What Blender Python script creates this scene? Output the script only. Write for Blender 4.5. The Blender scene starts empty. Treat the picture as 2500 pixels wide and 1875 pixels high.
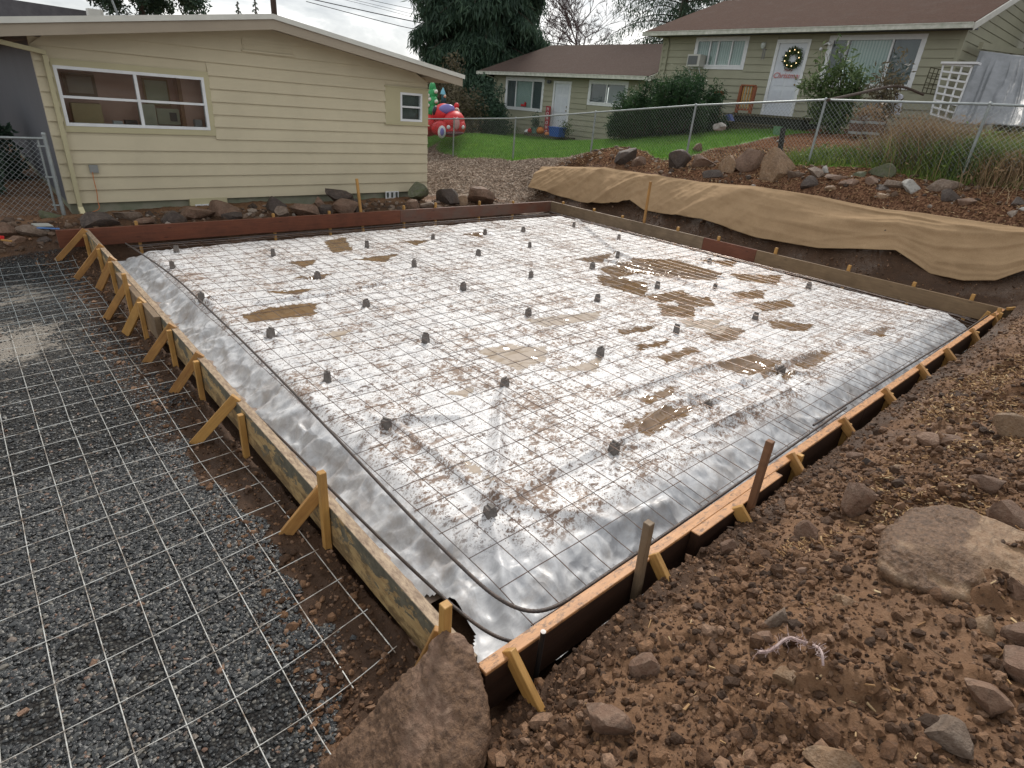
import bpy, bmesh, math, random
import numpy as np
from mathutils import Vector, Matrix
random.seed(7); RNG = np.random.default_rng(7)
C = bpy.context.scene.collection
SC = bpy.context.scene
R = math.radians

# ------------------------------------------------------------------ camera
# world: X runs along the far-left / near-right sides of the formwork, Y along its left side,
# origin at its near corner, z = 0 at the top of the boards
F = 1417.949; PIT = .4491938; ROL = .0839129; TH = 2.328016; HC = 2.15; KK = HC/1.5
_f = np.array([0, math.cos(PIT), -math.sin(PIT)]); _r0 = np.array([1., 0, 0]); _u0 = np.cross(_r0, _f)
_r = math.cos(ROL)*_r0+math.sin(ROL)*_u0; _u = -math.sin(ROL)*_r0+math.cos(ROL)*_u0
_e1 = np.array([math.cos(TH), math.sin(TH), 0]); _e2 = np.array([_e1[1], -_e1[0], 0])
_M = np.array([_e2, _e1, [0, 0, 1.]])
_A = np.array([-.03519986, 1.15823173, 0])*KK
CAM = _M@(np.array([0, 0, HC])-_A)
FW, RT, UP = _M@_f, _M@_r, _M@_u
def ray(x, y): return FW*F+RT*(x-1250)-UP*(y-937.5)
def PZ(x, y, z): d = ray(x, y); return CAM+d*((z-CAM[2])/d[2])
def PX(x, y, X): d = ray(x, y); return CAM+d*((X-CAM[0])/d[0])
def PY(x, y, Y): d = ray(x, y); return CAM+d*((Y-CAM[1])/d[1])
def PD(x, y, t): return CAM+ray(x, y)/F*t
cd = bpy.data.cameras.new('camera'); cam = bpy.data.objects.new('camera', cd); C.objects.link(cam)
cd.sensor_width = 36; cd.sensor_fit = 'HORIZONTAL'; cd.lens = 36*F/2500; cd.clip_start = .05; cd.clip_end = 2000
mw = Matrix.Identity(4)
for i in range(3):
    mw[i][0] = RT[i]; mw[i][1] = UP[i]; mw[i][2] = -FW[i]; mw[i][3] = CAM[i]
cam.matrix_world = mw; SC.camera = cam

# ------------------------------------------------------------------ world, sun, exposure
SUN_EL, SUN_AZ = R(42), math.atan2(.62, .78)      # azimuth measured from +X towards +Y
w = bpy.data.worlds.new('World'); SC.world = w; w.use_nodes = True
nt = w.node_tree; nt.nodes.clear()
def wn(t, **k):
    n = nt.nodes.new(t)
    for a, b in k.items(): setattr(n, a, b)
    return n
out = wn('ShaderNodeOutputWorld'); bg = wn('ShaderNodeBackground'); bg.inputs[1].default_value = .1
sky = wn('ShaderNodeTexSky', sky_type='NISHITA', sun_disc=False, sun_elevation=SUN_EL, sun_rotation=math.pi/2-SUN_AZ)
tc = wn('ShaderNodeTexCoord'); mp = wn('ShaderNodeMapping'); mp.inputs['Scale'].default_value = (1, 1, 3.2)
nz = wn('ShaderNodeTexNoise'); nz.inputs['Scale'].default_value = 4.5; nz.inputs['Detail'].default_value = 7; nz.inputs['Roughness'].default_value = .58
nz.inputs['Distortion'].default_value = .35
cr = wn('ShaderNodeValToRGB'); e = cr.color_ramp.elements
e[0].position = .34; e[0].color = (3.3, 3.5, 3.75, 1); e[1].position = .66; e[1].color = (9.8, 9.6, 9.3, 1)
m_ = e_ = cr.color_ramp.elements.new(.5); m_.color = (5.5, 5.6, 5.65, 1)
mx = wn('ShaderNodeMix', data_type='RGBA'); mx.inputs['Factor'].default_value = .9
L = nt.links.new
L(tc.outputs['Generated'], mp.inputs['Vector']); L(mp.outputs[0], nz.inputs['Vector']); L(nz.outputs['Fac'], cr.inputs[0])
L(sky.outputs[0], mx.inputs[6]); L(cr.outputs[0], mx.inputs[7]); L(mx.outputs[2], bg.inputs[0]); L(bg.outputs[0], out.inputs[0])
sl = bpy.data.lights.new('sun', 'SUN'); sl.energy = 1.8; sl.angle = R(10); sl.color = (1, .94, .86)
so = bpy.data.objects.new('sun', sl); C.objects.link(so)
sd = Vector((math.cos(SUN_EL)*math.cos(SUN_AZ), math.cos(SUN_EL)*math.sin(SUN_AZ), math.sin(SUN_EL)))
so.rotation_euler = sd.to_track_quat('Z', 'Y').to_euler()
SC.view_settings.view_transform = 'Standard'; SC.view_settings.look = 'None'
SC.view_settings.exposure = .66; SC.view_settings.gamma = 1

# ------------------------------------------------------------------ mesh helpers
class MB:
    def __init__(s): s.v = []; s.f = []; s.n = 0
    def add(s, V, Fc):
        V = np.asarray(V, float).reshape(-1, 3); Fc = np.asarray(Fc, int)
        s.v.append(V); s.f.append(Fc+s.n); s.n += len(V); return s
    def box(s, lo, hi):
        x0, y0, z0 = lo; x1, y1, z1 = hi
        V = [(x0, y0, z0), (x1, y0, z0), (x1, y1, z0), (x0, y1, z0), (x0, y0, z1), (x1, y0, z1), (x1, y1, z1), (x0, y1, z1)]
        return s.add(V, [(0, 3, 2, 1), (4, 5, 6, 7), (0, 1, 5, 4), (1, 2, 6, 5), (2, 3, 7, 6), (3, 0, 4, 7)])
    def hexa(s, V): return s.add(V, [(0, 3, 2, 1), (4, 5, 6, 7), (0, 1, 5, 4), (1, 2, 6, 5), (2, 3, 7, 6), (3, 0, 4, 7)])
    def beam(s, p, q, w, h, up=(0, 0, 1)):
        p = np.array(p, float); q = np.array(q, float); d = q-p; d /= np.linalg.norm(d)
        a = np.cross(d, up); n = np.linalg.norm(a)
        a = a/n if n > 1e-6 else np.array([1., 0, 0]); b = np.cross(a, d)
        V = [c+a*w/2*i+b*h/2*j for c in (p, q) for i, j in ((-1, -1), (1, -1), (1, 1), (-1, 1))]
        return s.hexa(V)
    def tube(s, P, r, n=6, cap=True):
        P = np.asarray(P, float); T = np.gradient(P, axis=0); T /= np.linalg.norm(T, axis=1)[:, None]+1e-12
        ref = np.array([0, 0, 1.]) if abs(T[0][2]) < .9 else np.array([1., 0, 0])
        A = np.cross(T, ref); A /= np.linalg.norm(A, axis=1)[:, None]+1e-12; B = np.cross(T, A)
        r = np.broadcast_to(r, len(P)); t = np.arange(n)*2*math.pi/n
        V = P[:, None]+r[:, None, None]*(A[:, None]*np.cos(t)[None, :, None]+B[:, None]*np.sin(t)[None, :, None])
        k = len(P); i, j = np.meshgrid(np.arange(k-1), np.arange(n), indexing='ij'); j2 = (j+1) % n
        s.add(V, np.stack([i*n+j, i*n+j2, (i+1)*n+j2, (i+1)*n+j], -1).reshape(-1, 4))
        if cap and n == 4 or cap and n == 6:
            for o in (0, (k-1)*n):
                if n == 4: s.f.append(np.array([[0, 1, 2, 3]])+o+s.n-k*n)
                else: s.f.append(np.array([[0, 1, 2, 3], [0, 3, 4, 5]])+o+s.n-k*n)
        return s
    def lathe(s, c, prof, n=16):
        c = np.array(c, float); t = np.arange(n)*2*math.pi/n
        V = np.array([[c[0]+r*math.cos(a), c[1]+r*math.sin(a), c[2]+z] for r, z in prof for a in t]); k = len(prof)
        i, j = np.meshgrid(np.arange(k-1), np.arange(n), indexing='ij'); j2 = (j+1) % n
        return s.add(V, np.stack([i*n+j, i*n+j2, (i+1)*n+j2, (i+1)*n+j], -1).reshape(-1, 4))
    def grid(s, V):        # V: a x b x 3
        a, b = V.shape[:2]; i, j = np.meshgrid(np.arange(a-1), np.arange(b-1), indexing='ij')
        return s.add(V, np.stack([i*b+j, (i+1)*b+j, (i+1)*b+j+1, i*b+j+1], -1).reshape(-1, 4))
    def ball(s, c, r, nu=14, nv=9, jit=0):
        c = np.array(c, float); r = np.broadcast_to(r, 3); u = np.arange(nu)*2*math.pi/nu; v = np.linspace(0.02, math.pi-.02, nv)
        V = np.array([[math.sin(b)*math.cos(a), math.sin(b)*math.sin(a), math.cos(b)] for b in v for a in u])
        if jit: V *= 1+jit*(RNG.random((len(V), 1))-.5)
        V = V*r+c; i, j = np.meshgrid(np.arange(nv-1), np.arange(nu), indexing='ij'); j2 = (j+1) % nu
        return s.add(V, np.stack([i*nu+j, (i+1)*nu+j, (i+1)*nu+j2, i*nu+j2], -1).reshape(-1, 4))
    def build(s, name, mat, parent=None, org=None, smooth=False, gp=None):
        V = np.concatenate(s.v)
        o_abs = np.array(org if org is not None else (parent.get('_o') if parent is not None else (0, 0, 0)), float)
        V = V-o_abs
        me = bpy.data.meshes.new(name); me.vertices.add(len(V)); me.vertices.foreach_set('co', V.ravel())
        lv = np.concatenate([f.ravel() for f in s.f]); lt = np.concatenate([np.full(len(f), f.shape[1]) for f in s.f])
        ls = np.concatenate([[0], np.cumsum(lt)[:-1]])
        me.loops.add(len(lv)); me.loops.foreach_set('vertex_index', lv.astype(np.int32))
        me.polygons.add(len(lt)); me.polygons.foreach_set('loop_start', ls.astype(np.int32)); me.polygons.foreach_set('loop_total', lt.astype(np.int32))
        me.polygons.foreach_set('use_smooth', np.full(len(lt), bool(smooth)))
        me.update(calc_edges=True); me.validate()
        if mat is not None: me.materials.append(mat)
        o = bpy.data.objects.new(name, me); C.objects.link(o)
        if parent is not None:
            o.parent = parent; po = np.array(parent.get('_o'), float); o.location = o_abs-po
        else: o.location = o_abs
        o['_o'] = [float(a) for a in o_abs]
        return o
def tag(o, label=None, cat=None, group=None, kind=None):
    if label: o['label'] = label
    if cat: o['category'] = cat
    if group: o['group'] = group
    if kind: o['kind'] = kind
    return o
def empty(name, loc, label=None, cat=None, group=None):
    o = bpy.data.objects.new(name, None); C.objects.link(o); o.location = [float(a) for a in loc]
    o.empty_display_size = .1; o['_o'] = [float(a) for a in loc]
    return tag(o, label, cat, group)
def bevel(o, w=.003, seg=1):
    m = o.modifiers.new('bevel', 'BEVEL'); m.width = w; m.segments = seg; m.limit_method = 'ANGLE'; return o
def bar(name, p, q, w, h, mat, up=(0, 0, 1), parent=None):
    """a squared timber: local X along its length so the grain follows it"""
    p = Vector([float(a) for a in p]); q = Vector([float(a) for a in q]); d = q-p; L_ = d.length; x = d.normalized()
    y = Vector(up).cross(x)
    if y.length < 1e-4: y = Vector((0, 1, 0)).cross(x)
    y.normalize(); z = x.cross(y)
    o = MB().box((-L_/2, -w/2, -h/2), (L_/2, w/2, h/2)).build(name, mat)
    m = Matrix((x, y, z)).transposed().to_4x4(); m.translation = (p+q)/2; o.matrix_world = m
    bevel(o, .003)
    return o

# numpy value noise
def _h(ix, iy, sd):
    n = (ix.astype(np.int64)*374761393+iy.astype(np.int64)*668265263+sd*1442695041) & 0xffffffff
    n = ((n ^ (n >> 13))*1274126177) & 0xffffffff
    return ((n ^ (n >> 16)) & 0xffff)/65535.
def vn(x, y, sd=0):
    x = np.asarray(x, float); y = np.asarray(y, float)
    ix = np.floor(x); iy = np.floor(y); fx = x-ix; fy = y-iy; fx = fx*fx*(3-2*fx); fy = fy*fy*(3-2*fy)
    a = _h(ix, iy, sd); b = _h(ix+1, iy, sd); c = _h(ix, iy+1, sd); d = _h(ix+1, iy+1, sd)
    return (a*(1-fx)+b*fx)*(1-fy)+(c*(1-fx)+d*fx)*fy
def fbm(x, y, sd=0, o=4, g=.5):
    s = 0; a = 1; t = 0
    for i in range(o): s = s+a*(vn(x*2**i+i*17.3, y*2**i-i*9.1, sd+i)-.5); t += a; a *= g
    return s/t*2
def ridg(x, y, sd=0, o=3):
    s = 0; a = 1; t = 0
    for i in range(o): s = s+a*(1-np.abs(vn(x*2**i+i*5.3, y*2**i-i*3.1, sd+i)*2-1)*2).clip(0, 1); t += a; a *= .5
    return s/t
def sst(a, b, x): t = np.clip((x-a)/(b-a), 0, 1); return t*t*(3-2*t)

# ------------------------------------------------------------------ materials
class NT:
    def __init__(s, name):
        s.m = bpy.data.materials.new(name); s.m.use_nodes = True; s.t = s.m.node_tree; s.t.nodes.clear()
        s.out = s.t.nodes.new('ShaderNodeOutputMaterial'); s.tc = s.t.nodes.new('ShaderNodeTexCoord')
    def n(s, t, **k):
        n = s.t.nodes.new(t)
        for a, b in k.items(): setattr(n, a, b)
        return n
    def l(s, a, b): s.t.links.new(a, b)
    def set(s, sock, v):
        if isinstance(v, (int, float)): sock.default_value = v
        elif isinstance(v, (tuple, list)): sock.default_value = tuple(v)+((1,) if len(v) == 3 and len(sock.default_value) == 4 else ())
        else: s.l(v, sock)
    def vec(s, scale=(1, 1, 1), src='Object'):
        m = s.n('ShaderNodeMapping'); m.inputs['Scale'].default_value = scale; s.l(s.tc.outputs[src], m.inputs[0]); return m.outputs[0]
    def noise(s, sc, det=4, ro=.55, vec=None, dist=0, col=False):
        n = s.n('ShaderNodeTexNoise'); n.inputs['Scale'].default_value = sc; n.inputs['Detail'].default_value = det
        n.inputs['Roughness'].default_value = ro; n.inputs['Distortion'].default_value = dist
        s.l(vec if vec is not None else s.tc.outputs['Object'], n.inputs['Vector']); return n.outputs['Color' if col else 'Fac']
    def vor(s, sc, vec=None, out='Distance', feat='F1', rnd=1):
        n = s.n('ShaderNodeTexVoronoi', feature=feat); n.inputs['Scale'].default_value = sc; n.inputs['Randomness'].default_value = rnd
        s.l(vec if vec is not None else s.tc.outputs['Object'], n.inputs['Vector']); return n.outputs[out]
    def ramp(s, fac, stops):
        n = s.n('ShaderNodeValToRGB'); el = n.color_ramp.elements
        while len(el) < len(stops): el.new(.5)
        for i, (p, c) in enumerate(stops):
            el[i].position = p; el[i].color = (c, c, c, 1) if isinstance(c, (int, float)) else tuple(c)+(1,)
        s.l(fac, n.inputs[0]); return n.outputs[0]
    def mix(s, f, a, b, mode='MIX'):
        n = s.n('ShaderNodeMix', data_type='RGBA', blend_type=mode); s.set(n.inputs[0], f); s.set(n.inputs[6], a); s.set(n.inputs[7], b); return n.outputs[2]
    def math(s, op, a, b=0., c=0., clamp=False):
        n = s.n('ShaderNodeMath', operation=op, use_clamp=clamp); s.set(n.inputs[0], a); s.set(n.inputs[1], b); s.set(n.inputs[2], c); return n.outputs[0]
    def attr(s, nm): n = s.n('ShaderNodeAttribute', attribute_name=nm); return n
    def bump(s, h, st, dist=.01, nrm=None):
        n = s.n('ShaderNodeBump'); n.inputs['Strength'].default_value = st; n.inputs['Distance'].default_value = dist; s.l(h, n.inputs['Height'])
        if nrm is not None: s.l(nrm, n.inputs['Normal'])
        return n.outputs[0]
    def bsdf(s, col, rough=.6, nrm=None, metal=0, spec=.5, **k):
        n = s.n('ShaderNodeBsdfPrincipled'); s.set(n.inputs['Base Color'], col); s.set(n.inputs['Roughness'], rough)
        s.set(n.inputs['Metallic'], metal); s.set(n.inputs['Specular IOR Level'], spec)
        for a, b in k.items(): s.set(n.inputs[a.replace('_', ' ')], b)
        if nrm is not None: s.l(nrm, n.inputs['Normal'])
        s.l(n.outputs[0], s.out.inputs[0]); s.p = n; return s.m
MC = {}
def simple(name, c1, c2=None, sc=6, rough=.6, bump=.2, bs=40, metal=0, spec=.4, stretch=(1, 1, 1)):
    if name in MC: return MC[name]
    s = NT(name); c2 = c2 or tuple(a*.75 for a in c1); v = s.vec(stretch)
    f = s.ramp(s.noise(sc, 5, .6, v), [(.3, 0.), (.7, 1.)])
    MC[name] = s.bsdf(s.mix(f, c1, c2), rough, s.bump(s.noise(bs, 3, .6, v), bump), metal, spec); return MC[name]

def wood(name, c1, c2, dirt=(.05, .032, .02), damt=.4, wet=.45, grain=1.):
    s = NT(name); v = s.vec((1.2, 14, 14)); v2 = s.vec((1, 1, 1))
    oi = s.n('ShaderNodeObjectInfo').outputs['Random']
    ad = s.n('ShaderNodeVectorMath', operation='ADD'); s.l(v, ad.inputs[0]); cb = s.n('ShaderNodeCombineXYZ'); s.l(s.math('MULTIPLY', oi, 37.), cb.inputs[0]); s.l(s.math('MULTIPLY', oi, 17.), cb.inputs[1]); s.l(cb.outputs[0], ad.inputs[1])
    g = s.noise(3, 6, .65, ad.outputs[0], .6); f = s.ramp(g, [(.32, 0.), (.68, 1.)])
    col = s.mix(f, c1, c2)
    ad2 = s.n('ShaderNodeVectorMath', operation='ADD'); s.l(v2, ad2.inputs[0]); s.l(cb.outputs[0], ad2.inputs[1])
    d = s.ramp(s.noise(2.6, 5, .65, ad2.outputs[0], .3), [(.5-.25*damt, 0.), (.75-.25*damt, 1.)])
    col = s.mix(s.math('MULTIPLY', d, damt), col, dirt)
    kn = s.ramp(s.vor(1.7, s.vec((1.6, 5, 5)), 'Distance'), [(.06, 1.), (.12, 0.)])
    col = s.mix(s.math('MULTIPLY', kn, .6), col, tuple(a*.3 for a in c2))
    col = s.mix(s.math('MULTIPLY', oi, .25), col, tuple(a*.6 for a in c1))
    return s.bsdf(col, s.ramp(d, [(0., wet), (1., .75)]), s.bump(g, .35*grain, .004), 0, .4)

M = {}
M['w_yellow'] = wood('stake_wood', (.58, .33, .10), (.40, .20, .055), (.12, .07, .03), .35)
M['w_brace'] = wood('brace_wood', (.50, .27, .085), (.32, .15, .045), (.09, .05, .022), .45)
M['w_grey'] = wood('grey_board_wood', (.27, .19, .115), (.17, .115, .07), (.07, .05, .035), .5)
M['w_red'] = wood('red_board_wood', (.20, .062, .028), (.12, .036, .018), (.045, .028, .02), .35)
M['w_orange'] = wood('orange_board_wood', (.34, .17, .085), (.24, .11, .05), (.05, .028, .018), .6)
# near left board: plywood-like face, yellow with worn olive patches
s = NT('worn_board_wood'); v = s.vec((1, 6, 6)); g = s.noise(5, 7, .7, v, .4)
n2 = s.noise(3.2, 8, .72, s.vec((1.5, 3, 3)), .5)
sp = s.n('ShaderNodeSeparateXYZ'); s.l(s.tc.outputs['Object'], sp.inputs[0])
hz_ = s.math('ADD', s.math('MULTIPLY', sp.outputs[2], 2.6), s.math('MULTIPLY', s.math('SUBTRACT', n2, .5), 2.2))
olive = s.ramp(hz_, [(.10, 0.), (.16, 1.)])
col = s.mix(s.ramp(g, [(.3, 0.), (.7, 1.)]), (.50, .37, .18), (.30, .18, .075))
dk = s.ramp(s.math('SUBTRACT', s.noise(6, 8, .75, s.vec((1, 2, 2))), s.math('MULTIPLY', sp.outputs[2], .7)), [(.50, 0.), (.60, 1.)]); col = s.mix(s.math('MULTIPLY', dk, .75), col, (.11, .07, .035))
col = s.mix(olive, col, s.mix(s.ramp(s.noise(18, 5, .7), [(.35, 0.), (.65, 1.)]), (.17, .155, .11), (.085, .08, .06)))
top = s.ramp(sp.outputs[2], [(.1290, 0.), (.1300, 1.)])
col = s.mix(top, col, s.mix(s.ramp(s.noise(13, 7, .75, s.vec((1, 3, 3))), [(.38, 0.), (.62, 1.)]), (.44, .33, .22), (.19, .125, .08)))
M['w_worn'] = s.bsdf(col, .6, s.bump(n2, .5, .006), 0, .35)
# near right board: muddy orange top edge, trench shade painted into the dark face colour
s = NT('shaded_board_wood'); g = s.noise(5, 7, .7, s.vec((1, 6, 6)), .4); sp = s.n('ShaderNodeSeparateXYZ'); s.l(s.tc.outputs['Object'], sp.inputs[0])
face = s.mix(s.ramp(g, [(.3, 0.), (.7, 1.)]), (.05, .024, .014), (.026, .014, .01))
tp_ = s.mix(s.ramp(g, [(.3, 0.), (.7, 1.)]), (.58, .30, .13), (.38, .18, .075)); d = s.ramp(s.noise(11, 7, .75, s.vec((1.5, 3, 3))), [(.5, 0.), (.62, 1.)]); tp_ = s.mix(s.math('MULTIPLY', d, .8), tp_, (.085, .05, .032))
M['w_shaded'] = s.bsdf(s.mix(s.ramp(sp.outputs[2], [(.1180, 0.), (.1190, 1.)]), face, tp_), .5, s.bump(g, .4, .005), 0, .35)

def rockmat(name, c1, c2, c3, mud=.35, rough=.7):
    s = NT(name); g = s.noise(3.5, 8, .65, None, .4); f = s.noise(22, 6, .7)
    oi = s.n('ShaderNodeObjectInfo').outputs['Random']
    col = s.mix(s.ramp(g, [(.3, 0.), (.7, 1.)]), c1, c2); col = s.mix(s.ramp(f, [(.45, 0.), (.7, .75)]), col, c3); col = s.mix(s.ramp(s.noise(7, 7, .7, s.vec((1, 3, 3)), .8), [(.52, 0.), (.62, .5)]), col, tuple(a*.45 for a in c2))
    col = s.mix(s.math('MULTIPLY', oi, .45), col, tuple(a*.45 for a in c1))
    geo = s.n('ShaderNodeSeparateXYZ'); s.l(s.tc.outputs['Object'], geo.inputs[0])
    md = s.ramp(s.noise(5, 6, .7), [(.5, 0.), (.6, 1.)]); col = s.mix(s.math('MULTIPLY', md, mud), col, (.085, .05, .03))
    mf = s.attr('mud').outputs['Fac']; col = s.mix(s.math('MULTIPLY', mf, .9), col, s.mix(s.ramp(s.noise(40, 6, .75), [(.35, 0.), (.65, 1.)]), (.045, .022, .011), (.20, .115, .065)))
    h = s.math('ADD', s.math('MULTIPLY', g, .7), s.math('MULTIPLY', f, .35)); h2 = s.math('ADD', h, s.math('MULTIPLY', s.noise(70, 3, .6), .12))
    return s.bsdf(col, rough, s.bump(h2, 1., .05), 0, .4)
M['r_brown'] = rockmat('brown_rock', (.22, .13, .085), (.13, .075, .05), (.30, .21, .15), .6)
M['r_grey'] = rockmat('grey_rock', (.23, .165, .12), (.13, .09, .065), (.36, .29, .23), .5)
M['r_dark'] = rockmat('dark_rock', (.085, .062, .050), (.045, .034, .028), (.15, .115, .095), .4)
M['r_tan'] = rockmat('tan_rock', (.29, .18, .10), (.18, .105, .058), (.40, .29, .19), .3, .55)
M['r_moss'] = rockmat('mossy_rock', (.10, .12, .045), (.13, .12, .09), (.2, .19, .16), .3)
M['r_pink'] = rockmat('pinkish_rock', (.26, .155, .10), (.15, .085, .055), (.38, .26, .18), .6)
M['r_white'] = rockmat('pale_rock', (.42, .40, .36), (.3, .28, .25), (.5, .48, .45), .25)

# terrain
s = NT('ground_soil'); at = s.attr('region'); sx = s.n('ShaderNodeSeparateColor'); s.l(at.outputs['Color'], sx.inputs[0])
gr, gs, ch = sx.outputs[0], sx.outputs[1], sx.outputs[2]; bk = s.attr('region2').outputs['Fac']
big = s.noise(1.3, 6, .62); mid = s.noise(11, 7, .7); fin = s.noise(60, 5, .7)
soil = s.mix(s.ramp(mid, [(.3, 0.), (.72, 1.)]), (.046, .021, .010), (.185, .096, .048))
soil = s.mix(s.ramp(big, [(.36, 0.), (.66, .85)]), soil, (.225, .126, .068))
soil = s.mix(s.ramp(fin, [(.56, 0.), (.75, .7)]), soil, (.29, .185, .115)); soil = s.mix(s.ramp(s.noise(28, 5, .65), [(.3, .75), (.44, 0.)]), soil, (.028, .017, .011))  # last mix paints crevice shade into the soil colour as dark specks
vg = s.vor(62, None, 'Color'); vgd = s.vor(62, None, 'Distance')
gvl = s.mix(s.n('ShaderNodeSeparateColor').outputs[0], (.05, .05, .05), (.1, .1, .1))
sc_ = s.n('ShaderNodeSeparateColor'); s.l(vg, sc_.inputs[0])
gvl = s.ramp(sc_.outputs[0], [(0., (.014, .014, .014)), (.5, (.036, .036, .035)), (.85, (.07, .07, .066)), (1., (.15, .14, .12))])
gvl = s.mix(s.ramp(vgd, [(.35, 0.), (.75, 1.)]), gvl, (.012, .010, .009))
cl = s.attr('clay').outputs['Fac']
gvl = s.mix(s.ramp(s.math('ADD', cl, s.math('MULTIPLY', s.math('SUBTRACT', s.noise(5, 8, .75, s.vec((1, 1.6, 1))), .5), 2.2)), [(.45, 0.), (.75, .7)]), gvl, (.36, .32, .27))
gv2 = s.ramp(s.math('ADD', gr, s.math('MULTIPLY', s.math('SUBTRACT', s.noise(7, 7, .75), .5), .9)), [(.42, 0.), (.58, 1.)])
grs = s.mix(s.ramp(s.noise(16, 6, .7), [(.3, 0.), (.7, 1.)]), (.06, .145, .022), (.115, .235, .04))
grs = s.mix(s.ramp(s.noise(2.2, 4, .6), [(.5, 0.), (.75, .6)]), grs, (.17, .26, .05))
vc = s.vor(26, s.vec((1, 1.6, 1)), 'Color'); scc = s.n('ShaderNodeSeparateColor'); s.l(vc, scc.inputs[0])
chp = s.ramp(scc.outputs[0], [(0., (.07, .045, .032)), (.45, (.20, .145, .105)), (1., (.40, .33, .27))])
brk = s.ramp(scc.outputs[0], [(0., (.035, .018, .012)), (.45, (.105, .052, .032)), (1., (.22, .125, .075))])
n5 = s.math('MULTIPLY', s.math('SUBTRACT', s.noise(5, 6, .7), .5), .8)
col = s.mix(gv2, soil, gvl)
col = s.mix(s.ramp(s.math('ADD', ch, n5), [(.42, 0.), (.58, 1.)]), col, chp)
col = s.mix(s.ramp(s.math('ADD', bk, n5), [(.42, 0.), (.58, .9)]), col, brk)
col = s.mix(s.ramp(s.math('ADD', gs, s.math('MULTIPLY', n5, .6)), [(.42, 0.), (.56, 1.)]), col, grs)
wt = s.attr('wet').outputs['Fac']; wtm = s.ramp(s.math('ADD', wt, s.math('MULTIPLY', s.math('SUBTRACT', s.noise(4, 6, .7), .5), .9)), [(.3, 0.), (.65, .85)]); col = s.mix(wtm, col, s.mix(mid, (.022, .012, .007), (.07, .038, .022)))
hh = s.math('ADD', s.math('MULTIPLY', mid, .8), s.math('MULTIPLY', fin, .35)); hg = s.math('MULTIPLY', s.math('SUBTRACT', 1., vgd), .8)
hm = s.n('ShaderNodeMix'); s.l(gv2, hm.inputs[0]); s.l(hh, hm.inputs[2]); s.l(hg, hm.inputs[3])
wetn = s.ramp(s.noise(2.1, 5, .6), [(.35, .5), (.65, .85)])
dry = s.math('MAXIMUM', s.math('MAXIMUM', gs, ch), bk); M['ground'] = s.bsdf(col, s.math('MAXIMUM', wetn, s.math('MULTIPLY', dry, 1.), clamp=True), s.bump(hm.outputs[0], .9, .025), 0, s.math('MULTIPLY', s.math('SUBTRACT', 1., dry), .22))

s = NT('gravel_stone'); rn = s.attr('rnd').outputs['Fac']
col = s.ramp(rn, [(0., (.008, .008, .009)), (.5, (.023, .025, .026)), (.82, (.052, .055, .055)), (.95, (.14, .13, .11)), (1., (.15, .08, .05))])
M['gravel'] = s.bsdf(col, .38, s.bump(s.noise(120, 3, .6), .3), 0, .5)
s = NT('soil_clod'); rn = s.attr('rnd').outputs['Fac']
col = s.ramp(rn, [(0., (.035, .017, .008)), (.5, (.14, .070, .034)), (.85, (.26, .14, .072)), (1., (.32, .20, .13))])
col = s.mix(s.ramp(s.noise(60, 5, .7), [(.35, 0.), (.7, .7)]), col, (.045, .027, .017))
M['clod'] = s.bsdf(col, .7, s.bump(s.noise(90, 4, .7), .8), 0, .3)
s = NT('rubble_stone'); rn = s.attr('rnd').outputs['Fac']; col = s.ramp(rn, [(0., (.05, .035, .026)), (.5, (.14, .09, .06)), (.85, (.24, .17, .12)), (1., (.34, .30, .26))])
M['rubble'] = s.bsdf(s.mix(s.ramp(s.noise(30, 5, .7), [(.4, 0.), (.7, .6)]), col, (.06, .04, .028)), .7, s.bump(s.noise(40, 4, .7), .8), 0, .3)
s = NT('wood_chip'); rn = s.attr('rnd').outputs['Fac']
col = s.ramp(rn, [(0., (.07, .035, .02)), (.4, (.2, .11, .055)), (.8, (.38, .24, .12)), (1., (.52, .40, .24))])
M['chip'] = s.bsdf(col, .8, None, 0, .12)
s = NT('weathered_chip'); rn = s.attr('rnd').outputs['Fac']
col = s.ramp(rn, [(0., (.09, .06, .042)), (.45, (.24, .175, .13)), (1., (.47, .40, .33))])
M['chipg'] = s.bsdf(col, .8, None, 0, .12)
def leafmat(name, c0, c1, c2, rough=.55):
    s = NT(name); rn = s.attr('rnd').outputs['Fac']; col = s.ramp(rn, [(0., c0), (.5, c1), (1., c2)])
    b = s.n('ShaderNodeBsdfPrincipled'); s.l(col, b.inputs['Base Color']); b.inputs['Roughness'].default_value = rough; b.inputs['Specular IOR Level'].default_value = .3
    t = s.n('ShaderNodeBsdfTranslucent'); s.l(col, t.inputs[0]); m = s.n('ShaderNodeMixShader'); m.inputs[0].default_value = .3
    s.l(b.outputs[0], m.inputs[1]); s.l(t.outputs[0], m.inputs[2]); s.l(m.outputs[0], s.out.inputs[0]); return s.m
M['grass'] = leafmat('grass_blade', (.065, .155, .022), (.115, .25, .038), (.21, .34, .08))
M['l_conifer'] = leafmat('conifer_leaf', (.028, .055, .04), (.052, .095, .062), (.09, .15, .085))
M['l_juniper'] = leafmat('juniper_leaf', (.014, .036, .018), (.03, .07, .028), (.065, .125, .045))
M['l_bush'] = leafmat('bush_leaf', (.04, .07, .025), (.09, .14, .05), (.19, .24, .11))
M['l_brown'] = leafmat('autumn_leaf', (.06, .052, .03), (.12, .10, .06), (.2, .17, .11))
M['l_weed'] = leafmat('weed_leaf', (.07, .12, .02), (.15, .22, .045), (.26, .30, .09))
M['l_dry'] = leafmat('dry_stem', (.13, .08, .045), (.24, .16, .09), (.36, .27, .16))
M['bark'] = simple('tree_bark', (.09, .065, .05), (.05, .038, .03), 12, .9, .8, 30)
M['twig'] = simple('bare_twig', (.13, .10, .10), (.09, .07, .07), 12, .9, .3, 30)

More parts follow.
